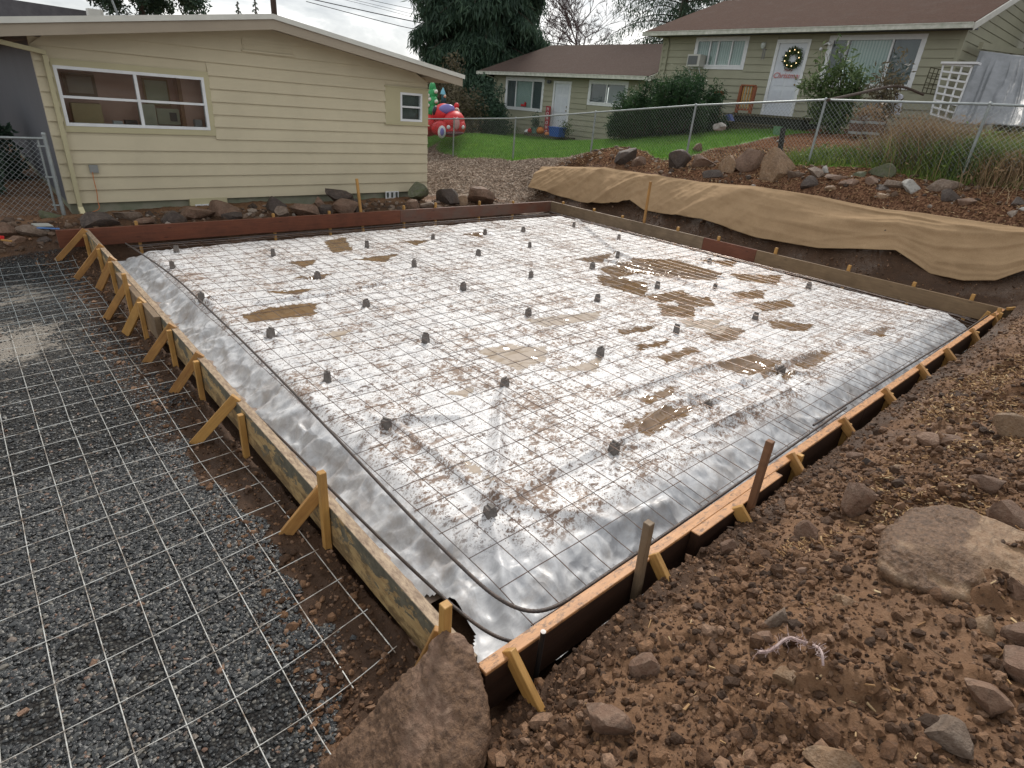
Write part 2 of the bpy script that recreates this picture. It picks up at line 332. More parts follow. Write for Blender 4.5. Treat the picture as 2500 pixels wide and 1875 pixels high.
# plastic
s = NT('plastic_sheet'); pu = s.attr('puddle').outputs['Fac']; sp = s.attr('slope').outputs['Fac']
nA = s.noise(7, 8, .75, s.vec((1, 1.25, 1)), .5); nB = s.noise(26, 8, .78, s.vec((1, 1.35, 1)), .6); nC = s.noise(1.7, 5, .6)
dots = s.noise(75, 3, .6); vd = s.vor(58, None, 'Distance'); nD = s.noise(12, 6, .7)
th = s.math('ADD', s.math('MULTIPLY', nB, .62), s.math('MULTIPLY', nA, .38))
spk = s.ramp(s.math('ADD', th, s.math('MULTIPLY', s.math('SUBTRACT', nC, .5), .22)), [(.505, 0.), (.545, .95)])
dsp = s.math('MULTIPLY', s.ramp(vd, [(.20, 1.), (.32, 0.)]), s.ramp(nD, [(.42, 0.), (.54, 1.)]))
spk = s.math('MAXIMUM', spk, dsp)
spk = s.math('MULTIPLY', spk, s.math('SUBTRACT', 1., s.math('MULTIPLY', sp, .95)))
base = s.mix(s.ramp(nA, [(.3, 0.), (.7, 1.)]), (.78, .77, .76), (.60, .60, .61))
base = s.mix(s.ramp(dots, [(.54, 0.), (.64, .35)]), base, (.55, .50, .47))
base = s.mix(spk, base, s.mix(s.ramp(nC, [(.4, 0.), (.6, 1.)]), (.085, .045, .028), (.20, .125, .08)))
sl_c = s.mix(s.ramp(nA, [(.3, 0.), (.62, 1.)]), (.70, .71, .72), (.44, .45, .47)); sl_c = s.mix(s.ramp(s.noise(3.2, 7, .7), [(.5, 0.), (.62, .5)]), sl_c, (.30, .25, .21))
stz = s.ramp(s.noise(2.6, 7, .72, s.vec((.45, 2.2, 1)), .6), [(.60, 0.), (.66, .75)]); base = s.mix(s.math('MULTIPLY', stz, s.math('SUBTRACT', 1., sp)), base, (.20, .12, .075))
base = s.mix(s.math('MULTIPLY', sp, .9), base, sl_c)
wn1 = s.n('ShaderNodeTexNoise'); wn1.inputs['Scale'].default_value = 2.2; wn1.inputs['Detail'].default_value = 3; s.l(s.tc.outputs['Object'], wn1.inputs['Vector'])
wva = s.n('ShaderNodeVectorMath', operation='MULTIPLY_ADD'); s.l(wn1.outputs['Color'], wva.inputs[0]); wva.inputs[1].default_value = (.55, .55, .55); s.l(s.vec((1.5, .8, .3)), wva.inputs[2])
cr_h = s.math('ADD', s.vor(3.4, wva.outputs[0], 'Distance'), s.math('MULTIPLY', s.vor(8, wva.outputs[0], 'Distance'), .22)); cr_h = s.math('MULTIPLY', cr_h, s.math('ADD', s.math('MULTIPLY', sp, .85), .15))
pn = s.math('ADD', pu, s.math('MULTIPLY', s.math('SUBTRACT', s.noise(9, 8, .75, s.vec((1, 1.2, 1))), .5), 1.3))
pm = s.ramp(pn, [(.50, 0.), (.53, 1.)])
pcol = s.mix(s.ramp(s.noise(4, 5, .6), [(.3, 0.), (.7, 1.)]), (.22, .135, .068), (.14, .083, .042))
pcol = s.mix(s.attr('pale').outputs['Fac'], pcol, (.50, .42, .34))
col = s.mix(pm, base, pcol)
rg = s.mix(pm, s.mix(spk, s.mix(sp, (.5,)*3, (.40,)*3), (.75,)*3), (.08,)*3)
bh = s.math('MULTIPLY', s.math('MULTIPLY', s.math('ADD', s.math('MULTIPLY', nB, .8), s.math('MULTIPLY', dots, .4)), s.math('SUBTRACT', 1., s.math('MULTIPLY', pm, .97))), s.math('SUBTRACT', 1., s.math('MULTIPLY', sp, .85)))
M['plastic'] = s.bsdf(col, s.n('ShaderNodeSeparateColor').outputs[0], s.bump(bh, .5, .008, s.bump(cr_h, .55, .06)), 0, .5)
sc2 = s.n('ShaderNodeSeparateColor'); s.l(rg, sc2.inputs[0]); s.l(sc2.outputs[0], s.p.inputs['Roughness'])
s.p.inputs['Coat Weight'].default_value = .04; s.p.inputs['Coat Roughness'].default_value = .12

s = NT('burlap_cloth'); wv = s.n('ShaderNodeTexWave'); wv.inputs['Scale'].default_value = 60; wv.inputs['Distortion'].default_value = 2; s.l(s.tc.outputs['Object'], wv.inputs[0])
nn = s.noise(2.5, 6, .6); f2 = s.noise(90, 3, .7)
col = s.mix(s.ramp(nn, [(.3, 0.), (.7, 1.)]), (.42, .29, .17), (.33, .225, .13)); col = s.mix(s.ramp(f2, [(.35, 0.), (.7, .55)]), col, (.22, .14, .075))
M['burlap'] = s.bsdf(col, .95, s.bump(f2, .5, .004), 0, .1)
s = NT('muddy_water'); M['water'] = s.bsdf(s.mix(s.noise(3, 4), (.42, .34, .29), (.26, .19, .145)), .03, s.bump(s.noise(5, 2), .03), 0, .6)
M['wire'] = simple('mesh_wire', (.17, .165, .165), (.15, .085, .055), 9, .38, .1, 60, .7)
s = NT('bright_wire'); M['wire_w'] = s.bsdf(s.mix(s.ramp(s.noise(9, 5, .7), [(.45, 0.), (.65, 1.)]), (.66, .66, .62), (.24, .18, .13)), .3, None, .55, .6)
M['rebar'] = simple('rebar_steel', (.10, .072, .058), (.055, .05, .05), 20, .5, .5, 90, .35)
M['galv'] = simple('galvanised_steel', (.36, .39, .39), (.26, .29, .29), 8, .45, .1, 60, .55)
M['conc'] = simple('concrete_block', (.20, .18, .165), (.12, .105, .095), 30, .85, .5, 90)
M['found'] = simple('foundation_concrete', (.26, .25, .20), (.15, .17, .11), 3, .9, .4, 40)
def siding(name, c):
    s = NT(name); g = s.noise(60, 4, .6, s.vec((1, 1, 6))); b = s.noise(1.2, 5, .6)
    col = s.mix(s.ramp(b, [(.3, 0.), (.75, 1.)]), c, tuple(a*.86 for a in c)); col = s.mix(s.ramp(s.noise(.9, 7, .7, s.vec((1, 1, 3))), [(.55, 0.), (.75, .22)]), col, tuple(a*.6 for a in c))
    return s.bsdf(col, .6, s.bump(g, .12, .003), 0, .3)
M['sid1'] = siding('cream_siding', (.55, .49, .345)); M['sid2'] = siding('sage_siding', (.33, .325, .235))
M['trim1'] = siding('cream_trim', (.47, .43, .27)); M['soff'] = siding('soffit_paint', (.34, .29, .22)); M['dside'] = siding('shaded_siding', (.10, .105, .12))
M['white'] = simple('white_paint', (.72, .74, .74), (.62, .64, .65), 5, .4, .05, 30); M['whited'] = simple('worn_white_paint', (.62, .62, .56), (.38, .4, .33), 7, .5, .1, 30)
M['drip'] = simple('roof_edge_metal', (.62, .62, .56), (.52, .52, .47), 3, .4, .05, 30)
def shingle(name, c):
    s = NT(name); br = s.n('ShaderNodeTexBrick'); s.l(s.vec((1, 1, 1), 'UV' if False else 'Object'), br.inputs[0])
    g = s.noise(14, 6, .75); k = s.noise(2, 5, .65)
    col = s.mix(s.ramp(g, [(.3, 0.), (.7, 1.)]), c, tuple(a*.55 for a in c)); col = s.mix(s.ramp(k, [(.5, 0.), (.75, .25)]), col, (.11, .095, .085)); col = s.mix(s.ramp(s.noise(45, 3, .7), [(.6, 0.), (.72, .6)]), col, (.2, .16, .14))
    wv = s.n('ShaderNodeTexWave', wave_type='BANDS', bands_direction='X', wave_profile='SAW'); wv.inputs['Scale'].default_value = 2.3; wv.inputs['Distortion'].default_value = .15; s.l(s.tc.outputs['Object'], wv.inputs[0])
    col = s.mix(s.ramp(wv.outputs['Fac'], [(0., .3), (.12, 0.)]), col, (.03, .022, .018))
    return s.bsdf(col, .95, s.bump(g, .5, .01), 0, .06)
M['shing'] = shingle('brown_shingle', (.095, .054, .040)); M['shing2'] = shingle('grey_brown_shingle', (.105, .074, .062))
s = NT('window_glass'); lw = s.n('ShaderNodeFresnel'); lw.inputs[0].default_value = 1.5
tr = s.n('ShaderNodeBsdfTransparent'); tr.inputs[0].default_value = (.82, .86, .86, 1); gl = s.n('ShaderNodeBsdfGlossy'); gl.inputs['Roughness'].default_value = .02
mxs = s.n('ShaderNodeMixShader'); gb_ = s.n('ShaderNodeNewGeometry'); s.l(s.math('MULTIPLY', s.math('ADD', s.math('MULTIPLY', lw.outputs[0], 1.3), .03), s.math('SUBTRACT', 1., gb_.outputs['Backfacing'])), mxs.inputs[0]); s.l(tr.outputs[0], mxs.inputs[1]); s.l(gl.outputs[0], mxs.inputs[2]); s.l(mxs.outputs[0], s.out.inputs[0]); M['glass'] = s.m
def flat(name, c, rough=.6, spec=.4, metal=0):
    if name in MC: return MC[name]
    s = NT(name); MC[name] = s.bsdf(s.mix(s.noise(8, 3), c, tuple(a*.82 for a in c)), rough, None, metal, spec); return MC[name]
s = NT('curtain_cloth'); wv = s.n('ShaderNodeTexWave', bands_direction='Y'); wv.inputs['Scale'].default_value = 3.5; wv.inputs['Distortion'].default_value = 1.2; s.l(s.tc.outputs['Object'], wv.inputs[0])
M['curtain'] = s.bsdf(s.mix(wv.outputs['Fac'], (.42, .52, .46), (.66, .74, .69)), .8)
M['tarp'] = simple('grey_tarp', (.24, .25, .265), (.17, .18, .19), 5, .4, .3, 14)
M['redwood'] = simple('red_stained_wood', (.30, .10, .04), (.2, .065, .03), 12, .6, .3, 40)
M['deck'] = simple('mossy_deck_wood', (.10, .09, .05), (.06, .055, .035), 9, .85, .5, 30)

# ------------------------------------------------------------------ terrain height
CP = []
def cp(*a): CP.extend(a)
cp((-.3, .3, -.33), (-.3, 3, -.37), (-.3, 6, -.41), (-.3, 9, -.44), (-1.5, .3, -.34), (-1.5, 4, -.38), (-1.5, 9, -.44), (-4, 0, -.3), (-4, 5, -.4), (-4, 9.3, -.44), (-8, 4, -.4), (-8, 9, -.4))
cp((-1, 9.75, -.30), (-1, 10.3, -.10), (-1, 10.8, -.03), (-4, 10.8, -.02), (-1, 14, .0), (-6, 20, 0), (-.3, 9.9, -.16))
cp((.5, 9.75, -.18), (.5, 10.3, -.04), (3, 9.75, -.18), (3, 10.3, -.04), (6, 9.75, -.16), (6, 10.3, -.03), (8, 10, -.1), (.5, 11, -.04), (4, 11, -.04), (6.8, 11, -.03))
cp((-.3, -.1, -.2), (.3, -.25, -.10), (.6, -.2, -.06), (1.4, -.2, -.03), (2, -.2, -.03), (4, -.2, -.03), (7, -.25, 0), (9.5, -.25, .1))
cp((0, -.55, .02), (.6, -1.0, .20), (.6, -1.5, .36), (1.5, -.6, .10), (1.7, -1, .27), (2.2, -1.5, .42), (3, -.6, .14), (4, -1, .36), (5, -1, .42), (7, -.7, .28), (7, -1.5, .62), (9, -.7, .36), (9, -2, .9), (10.4, -.1, .35), (3, -3, .8), (6, -4, 1.1), (10, -4, 1.5))
cp((-1, -1.2, .40), (-1.1, -2.5, .55), (-2, -1, .1), (-3, -1.5, .1), (-.6, -.35, -.12), (-.3, -.65, .06), (-1.5, -.5, -.2))
cp((10, 9, -.12), (10, 6, -.12), (10, 3, -.12), (10, 1, -.1))
for Yq, zb, zt in ((10.7, .06, .55), (9.4, .0, .80), (8.5, .0, .84), (7.2, .15, .86), (6, .15, .88), (4.1, .08, .93), (2.9, .14, .96), (1.7, .3, .94), (.7, .14, .98), (-.4, .42, 1.0)):
    cp((10.3, Yq, zb-.04), (10.92, Yq, zt-.04))
cp((12.13, 16.8, .28), (12.37, 13.9, .5), (12.9, 11.45, .87), (12.9, 8, 1.2), (12.2, 5.9, 1.33), (11.9, 4.2, 1.44), (12.3, 1.7, 1.5), (12.3, -1, 1.6))
cp((12, 7.5, 1.05), (12, 5.6, 1.26), (9.5, 11.2, .1), (8, 12.3, -.05), (8.5, 14, .02), (10, 17, .1), (7.4, 11.3, -.03), (7.4, 20, 0), (11, 11.05, .5), (11, 13, .35), (12.5, 19, .3))
cp((13, 18.5, .75), (16, 11.7, 1.32), (18, 8.4, 1.95), (18.5, 10.5, 1.80), (18, 7, 2.0), (17, 5.4, 2.06), (19, 4, 2.3), (20.2, 8, 2.15), (20.2, 14, 1.35), (20.2, 17.6, .86), (20.2, 20, .80), (20.2, 24.6, .7), (17, 18, .75), (17, 13.5, 1.2), (14.5, 9, 1.45), (14.5, 5.3, 1.75), (14.5, 2, 1.75), (19, 1, 2.4), (24, 0, 2.6), (22, 28, .8), (14, 26, .6))
cp((-.08, .5, -.25), (-.08, 2, -.28), (-.08, 4, -.33), (-.12, 7, -.38), (-.2, .9, -.28))
CP = np.array(CP)
def _U(r2): return np.where(r2 > 1e-12, r2*np.log(r2+1e-12), 0)
_n = len(CP); _K = _U(((CP[:, None, :2]-CP[None, :, :2])**2).sum(-1))+np.eye(_n)*.02; _Pm = np.c_[np.ones(_n), CP[:, :2]]
_W = np.linalg.solve(np.block([[_K, _Pm], [_Pm.T, np.zeros((3, 3))]]), np.r_[CP[:, 2], 0, 0, 0])
def base_h(x, y):
    x = np.asarray(x, float); y = np.asarray(y, float); sh = x.shape; x = x.ravel(); y = y.ravel(); o = np.zeros(len(x))
    xc = np.clip(x, -9, 25); yc = np.clip(y, -5, 29)
    for a in range(0, len(x), 60000):
        X = xc[a:a+60000, None]; Y = yc[a:a+60000, None]
        o[a:a+60000] = (_U((X-CP[None, :, 0])**2+(Y-CP[None, :, 1])**2)*_W[None, :_n]).sum(1)+_W[_n]+_W[_n+1]*X[:, 0]+_W[_n+2]*Y[:, 0]
    far = sst(0, 25, np.hypot(x-xc, y-yc))
    return (o*(1-far)+.6*far).reshape(sh)
def regions(x, y):
    nb = fbm(x*.8, y*.8, 31, 4)
    gravel = sst(-.10, -.50, x+.22*nb+.12*fbm(x*6, y*6, 35, 3))*sst(9.75, 9.35, y+.12*nb)*sst(-.15, .4, y+.45*(x+1.2).clip(0, 1.2)*-.6+.25*nb)
    gx = 12.35+.35*np.sin(y*.7)+.5*nb
    grass = sst(gx-.1, gx+.25, x)*sst(7.7, 8.1, y+.12*(x-13)+.4*nb)*sst(30, 28, y)*sst(18.6, 18.3, x+.0*y+np.where(y > 11, -2., 0))
    g2 = sst(11.75, 12.1, x+.3*nb)*sst(13.6, 13.0, x)*sst(5.2, 4.7, y+.4*nb)*sst(-3, -2, y)
    chips = sst(7.0, 7.2, x)*sst(10.2, 10.9, y+.35*nb+.25*(x-9).clip(-3, 3))*sst(gx+.3, gx, x)
    bark = sst(10.8, 11.1, x+.2*nb)*sst(11.3, 10.4, y)*(1-grass)*sst(20.3, 20.1, x)
    return gravel, np.maximum(grass, g2*.9), chips, bark
def terrain(x, y, fine=True):
    x = np.asarray(x, float); y = np.asarray(y, float); z = base_h(x, y)
    if fine:
        ga, gs_, c_, b_ = regions(x, y); so_ = (1-ga)*(1-gs_)*(1-.5*c_)
        near = sst(12, 6, np.hypot(x, y))
        lump = np.maximum(0, fbm(x*3.1+fbm(x*6, y*6, 17, 2), y*3.1, 15, 3)-.12)
        smr = .62+.38*sst(-.12, .22, fbm(x*1.9+2, y*1.9, 18, 3))
        z = z+so_*near*sst(-.25, -.6, y)*.20*lump+so_*(.055*fbm(x*2.2, y*2.2, 3, 5, .6)+(.3+.7*near)*smr*(.055*ridg(x*4.3, y*4.3, 8, 4)-.03+.034*fbm(x*13, y*13, 12, 5, .7)+.012*np.abs(fbm(x*38, y*38, 14, 2, .7))))
        z = z+ga*(.008*fbm(x*3, y*3, 5, 3)+.006*fbm(x*30, y*30, 6, 2))+gs_*.03*fbm(x*3, y*3, 9, 4)
    # footing trench and pit inside the boards
    inside = sst(-.02, .02, x)*sst(-.135, -.075, y)*sst(9.86, 9.80, x)*sst(9.56, 9.46, y)
    return z*(1-inside)+inside*(-.46+(.02*fbm(x*6, y*6, 4, 3) if fine else 0))
def tz(x, y): return float(terrain(np.array([x]), np.array([y]), True)[0])
def onG(px, py):
    d = ray(px, py)/F; t0 = .5
    T = np.concatenate([np.arange(.8, 6, .02), np.arange(6, 30, .05), np.arange(30, 80, .4)]); P = CAM+d*T[:, None]
    h = terrain(P[:, 0], P[:, 1], False)+.0; k = np.argmax(P[:, 2] < h); return P[k], T[k]
def axis_pts(segs):
    a = []
    for lo, hi, st in segs: a.append(np.arange(lo, hi-1e-9, st))
    return np.concatenate(a+[[segs[-1][1]]])
gx = axis_pts([(-400, -60, 60), (-60, -10, 10), (-10, -3, .5), (-3, -1.6, .07), (-1.6, 3.4, .0135), (3.4, 7, .026), (7, 13.4, .04), (13.4, 21, .1), (21, 40, 1), (40, 100, 12), (100, 400, 60)])
gy = axis_pts([(-400, -60, 60), (-60, -8, 8), (-8, -3, .4), (-3, -1.9, .06), (-1.9, .7, .0135), (.7, 9.3, .06), (9.3, 13, .035), (13, 20, .07), (20, 30, .25), (30, 60, 3), (60, 120, 15), (120, 400, 60)])
GX, GY = np.meshgrid(gx, gy, indexing='ij'); GZ = terrain(GX, GY)
ground = MB().grid(np.stack([GX, GY, GZ], -1)).build('ground', M['ground'], smooth=True); tag(ground, kind='structure')
r_ = regions(GX, GY)
def vattr(o, nm, arr): a = o.data.attributes.new(nm, 'FLOAT', 'POINT'); a.data.foreach_set('value', np.asarray(arr, np.float32).ravel())
ca = ground.data.attributes.new('region', 'FLOAT_COLOR', 'POINT')
ca.data.foreach_set('color', np.stack([r_[0], r_[1], r_[2], np.ones_like(GX)], -1).astype(np.float32).ravel())
vattr(ground, 'region2', r_[3])
def clayf(x, y):
    c = np.maximum(np.exp(-((x+1.25)/.75)**2-((y-6.1)/.9)**2)*.95, np.exp(-((x+1.0)/.7)**2-((y-8.0)/.9)**2)*.7)
    return np.maximum(c, np.exp(-((x+.35)/.3)**2-((y-7)/1.0)**2)*.6)
clay = clayf(GX, GY)
vattr(ground, 'clay', clay)
wet_ = sst(-.75, -.2, GX)*sst(10, 9.6, GY)*sst(-.5, .1, GY)*sst(.4, .1, GX)+sst(10.7, 10.2, GY)*sst(9.3, 9.5, GY)*.6*sst(-3, -1, GX)+sst(9.5, 9.9, GX)*sst(10.9, 10.3, GX)*.75*sst(11, 10, GY)+sst(-.45, -.2, GY)*sst(.3, -.0, GY)*.7+.9*sst(.0, .1, GX)*sst(-.1, .0, GY)*sst(9.8, 9.6, GX)*sst(9.5, 9.4, GY)
vattr(ground, 'wet', wet_.clip(0, 1))

# ------------------------------------------------------------------ scatter (stuff)
ICO = None
def ico(sub=1):
    b = bmesh.new(); bmesh.ops.create_icosphere(b, subdivisions=sub, radius=1); V = np.array([v.co[:] for v in b.verts]); Fc = np.array([[v.index for v in f.verts] for f in b.faces]); b.free(); return V, Fc
I1 = ico(1); I2 = ico(2)
def scatter(name, mat, P, S, base, jit=.35, flatz=1., label=None, cat=None, sink=.2, tilt=.5, rnd=None, kind='stuff'):
    """P n x 3 positions, S n sizes; joined stones"""
    V0, F0 = base; n = len(P); k = len(V0)
    J = 1+jit*(RNG.random((n, k, 1))-.5)*2; V = V0[None]*J
    V = V*np.stack([RNG.uniform(.75, 1.25, n), RNG.uniform(.6, 1., n), flatz*RNG.uniform(.7, 1.2, n)], -1)[:, None]
    a = RNG.uniform(0, 2*math.pi, n); tx = RNG.normal(0, tilt, n); ca_, sa = np.cos(tx), np.sin(tx)
    y = V[..., 1]*ca_[:, None]-V[..., 2]*sa[:, None]; z = V[..., 1]*sa[:, None]+V[..., 2]*ca_[:, None]; x = V[..., 0]
    c, s_ = np.cos(a)[:, None], np.sin(a)[:, None]
    V = np.stack([x*c-y*s_, x*s_+y*c, z], -1)*np.asarray(S)[:, None, None]; V = V+P[:, None]
    V[..., 2] += (np.asarray(S)*flatz*(.5-sink))[:, None]
    Fc = (F0[None]+(np.arange(n)*k)[:, None, None]).reshape(-1, F0.shape[1])
    o = MB().add(V, Fc).build(name, mat); vattr(o, 'rnd', np.repeat(RNG.random(n) if rnd is None else rnd, k))
    if label: tag(o, label, cat, kind=kind)
    return o
def dens(n, x0, x1, y0, y1, keep):
    x = RNG.uniform(x0, x1, n); y = RNG.uniform(y0, y1, n); m = RNG.random(n) < keep(x, y); x = x[m]; y = y[m]
    return np.stack([x, y, terrain(x, y)], -1)
# gravel
def kg(x, y): return (regions(x, y)[0] > .5)*(1-.85*(clayf(x, y)+.9*fbm(x*5, y*7, 33, 3) > .6))*(1-.8*(fbm(x*1.7+5, y*1.7, 34, 4)+.35*sst(.9, .2, y) > .33))
Pg = np.concatenate([dens(52000, -1.9, -.05, .0, 3.2, kg), dens(26000, -2.4, -.05, 3.2, 9.6, kg)])
Sg = RNG.uniform(.006, .015, len(Pg)); Sg[RNG.random(len(Pg)) < .03] *= 1.5
scatter('gravel', M['gravel'], Pg, Sg, I1, .28, .5, 'dark grey crushed gravel covering the pad left of the formwork', 'gravel', .1, .3)
# clods on the mound
def ks(x, y): return (y < -.13)*1.*(regions(x, y)[0] < .5)*(.5+.5*sst(-.12, .22, fbm(x*1.9+2, y*1.9, 18, 3)))
Pc = np.concatenate([dens(46000, -1.6, 3.5, -2.0, -.13, ks), dens(17000, 3.5, 9.5, -2.2, -.13, ks), dens(9000, -.75, 0, -.1, 9.5, lambda x, y: sst(-.7, -.25, x+.3*fbm(x*3, y*3, 36, 3))), dens(5000, -2, -.1, -.1, 1.1, lambda x, y: sst(.1, .5, fbm(x*2.3, y*2.3, 37, 3)+.5*sst(.9, .2, y))), dens(2500, -1.8, 9.6, 9.6, 10.8, lambda x, y: 1.+0*x), dens(2500, 9.95, 10.5, -.3, 10.8, lambda x, y: 1.+0*x)])
Sc = np.exp(RNG.normal(-5.05, .6, len(Pc))).clip(.0025, .035)
scatter('soil_clods', M['clod'], Pc, Sc, I1, .38, .85, 'loose crumbs and lumps of wet brown soil on the dug earth', 'soil', .3, .8)
Pm = dens(2600, -1.5, 5, -2.0, -.22, ks); scatter('clay_lumps', M['clod'], Pm, np.exp(RNG.normal(-3.9, .4, len(Pm))).clip(.01, .05), I2, .22, .8, 'fist sized lumps of clay in the near mound', 'soil', .45, .8)
Pm = np.concatenate([dens(900, -1.6, 9, 9.65, 10.6, lambda x, y: 1.+0*x), dens(500, 11.0, 12.6, -1, 10.5, lambda x, y: 1.+0*x)]); scatter('rubble', M['rubble'], Pm, np.exp(RNG.normal(-3.5, .5, len(Pm))).clip(.01, .08), I1, .35, .7, 'small broken stone rubble between the bigger rocks', 'rubble', .35, .8)
# chips
def chips(name, mat, P, Lr, label, cat):
    n = len(P); L_ = RNG.uniform(*Lr, n); W = L_*RNG.uniform(.12, .35, n); a = RNG.uniform(0, math.pi, n)
    t = RNG.normal(0, .3, (n, 2)); u = np.stack([np.cos(a), np.sin(a), t[:, 0]], -1); v = np.stack([-np.sin(a), np.cos(a), t[:, 1]], -1)
    c = P+np.array([0, 0, .006]); A_ = u*L_[:, None]/2; B_ = v*W[:, None]/2; nrm = np.cross(u, v); nrm /= np.linalg.norm(nrm, axis=1)[:, None]; T = nrm*.0025
    V = np.stack([c-A_-B_*.4-T, c+A_-B_*.7-T, c+A_*.9+B_-T, c-A_+B_*.8-T, c-A_-B_*.4+T, c+A_-B_*.7+T, c+A_*.9+B_+T, c-A_+B_*.8+T], 1)
    Fb = np.array([(0, 3, 2, 1), (4, 5, 6, 7), (0, 1, 5, 4), (1, 2, 6, 5), (2, 3, 7, 6), (3, 0, 4, 7)])
    o = MB().add(V, (Fb[None]+(np.arange(n)*8)[:, None, None]).reshape(-1, 4)).build(name, mat); vattr(o, 'rnd', np.repeat(RNG.random(n), 8)); return tag(o, label, cat, kind='stuff')
def kcl(x, y): return sst(-.1, .45, fbm(x*1.1+3, y*1.1, 77, 3))
Pch = np.concatenate([dens(26000, 1.7, 6.5, -2.2, -.45, lambda x, y: sst(-.05, .25, fbm(x*1.6+3, y*2.2, 78, 3)+.2*sst(1.8, 2.6, x)*sst(-.5, -.8, y))), dens(9000, 1.2, 9.5, -2.4, -.3, lambda x, y: kcl(x, y)*sst(.8, 2.2, x)), dens(700, -.6, 3, -1.8, -.25, lambda x, y: .35+0*x)])
chips('wood_chips', M['chip'], Pch, (.014, .05), 'yellow and brown wood chips strewn over the earth mound at right', 'wood chips')
chips('bark_mulch', M['chip'], dens(15000, 10.9, 14.5, -1, 11, lambda x, y: regions(x, y)[3]*.8), (.03, .09), 'reddish bark mulch around the rock row above the burlap', 'bark mulch')
chips('weathered_mulch', M['chipg'], dens(24000, 7.1, 12.9, 10.3, 19, lambda x, y: regions(x, y)[2]), (.03, .10), 'greyish wood chip mulch between the cream house and the lawn', 'mulch')
# grass
def blades(name, mat, P, hr, wr, lean, label, cat, kind='stuff', per=1, parent=None, seg=1):
    n = len(P); h = hr[0]+(hr[1]-hr[0])*RNG.random(n)**1.8; a = RNG.uniform(0, 2*math.pi, n); b = RNG.uniform(0, 2*math.pi, n); ln = RNG.uniform(0, lean, n)*h; wd = RNG.uniform(*wr, n)
    s0 = np.stack([np.cos(a), np.sin(a), 0*a], -1)*wd[:, None]/2; d = np.stack([np.cos(b)*ln, np.sin(b)*ln, h], -1); md = d*np.array([.3, .3, .6])
    V = np.stack([P-s0, P+s0, P+md+s0*.8, P+md-s0*.8, P+d], 1)
    idx = np.arange(n)[:, None]*5; mb = MB(); mb.add(V, idx+np.array([0, 1, 2, 3])); mb.f.append(idx+np.array([3, 2, 4]))
    o = mb.build(name, mat, parent); vattr(o, 'rnd', np.repeat(RNG.random(n), 5))
    if label: tag(o, label, cat, kind=kind)
    return o
blades('grass', M['grass'], dens(110000, 12.0, 20.1, 6.5, 26, lambda x, y: regions(x, y)[1]), (.04, .10), (.006, .014), .8, 'short bright green lawn behind the chain link fence', 'grass')
blades('weeds', M['l_weed'], dens(12000, 11.7, 13.6, -1.5, 5.3, lambda x, y: regions(x, y)[1]*(x > 11.6)), (.06, .2), (.008, .02), .8, 'low bright green weeds along the foot of the fence at right', 'weeds')

# ------------------------------------------------------------------ dobie layout and plastic
DOB = [(.89, 8.07), (.64, 7.26), (.57, 5.78), (2.07, 6.04), (2.06, 4.71), (3.56, 6.01), (3.5, 4.73), (4.86, 6.13), (4.85, 7.42), (3.5, 7.32), (2.0, 7.36), (.8, 4.33), (2.04, 3.43), (3.57, 3.52), (4.76, 4.75), (6.13, 6.25), (6.92, 7.3), (8.37, 7.28), (6.03, 7.4), (3.37, 2.21), (4.79, 3.49), (6.05, 4.69), (7.1, 5.03), (8.32, 6.0), (6.11, 3.47), (6.93, 3.01), (4.72, 2.19), (6.11, 1.93), (8.35, 3.98), (8.44, 2.25), (3.28, .89), (4.66, .88), (2.01, .9), (.82, 2.13), (.82, 3.12), (2.04, 2.18), (.79, .86)]
D_ = 1.1302
def dpt(x, y, z=-.125): return PZ(x*D_, y*D_, z)[:2]
RID = [[(1345, 960), (1395, 915), (1440, 880), (1510, 858), (1600, 835)], [(1600, 835), (1690, 790), (1760, 765)], [(1500, 945), (1590, 905), (1700, 850)], [(1062, 1090), (1075, 990), (1082, 900), (1090, 835)], [(1065, 1090), (1160, 1040), (1300, 975)], [(1075, 1085), (1180, 1110), (1330, 1110), (1450, 1060)],
       [(850, 920), (950, 990), (1050, 1080)], [(850, 910), (990, 905)], [(1290, 560), (1420, 588), (1560, 600)], [(1345, 850), (1500, 800), (1640, 770)], [(560, 655), (690, 640), (900, 600)], [(700, 1000), (800, 940), (835, 920)], [(1100, 1290), (1085, 1200), (1060, 1120)], [(980, 1200), (1040, 1120)], [(1240, 470), (1330, 545), (1500, 620)]]
def seg_d(x, y, pl):
    best = np.full(x.shape, 9.); 
    for (a, b) in zip(pl[:-1], pl[1:]):
        ax, ay = a; dx, dy = b[0]-ax, b[1]-ay; t = (((x-ax)*dx+(y-ay)*dy)/(dx*dx+dy*dy)).clip(0, 1)
        best = np.minimum(best, np.hypot(x-ax-t*dx, y-ay-t*dy))
    return best
DX = .016; px_ = np.arange(.09, 9.5, DX); py_ = np.arange(.035, 8.9, DX); PXg, PYg = np.meshgrid(px_, py_, indexing='ij')
e_l = sst(.13, .64, PXg+.06*fbm(PYg*2.3, PXg*.5, 41, 3)); e_n = sst(.0, .62, PYg+.05*fbm(PXg*1.6, 0*PXg, 43, 3)); e_f = sst(8.85, 8.2, PYg+.08*fbm(PXg*1.5, PXg*0, 44, 3)-.03*PXg.clip(0, 5)); e_r = sst(9.45, 9.0, PXg)
cornr = sst(.15, 1.0, np.hypot((PXg-.2).clip(0), (PYg-.05).clip(0)))
PL = np.minimum(np.minimum(e_l, e_n), np.minimum(e_f, e_r))
PL = np.minimum(PL, cornr)
z_ = -.40+.275*PL
slope = np.clip(1-PL, 0, 1)
sl_m = sst(.02, .35, slope)*sst(1.05, .6, slope)+.25*sst(.0, .1, slope)
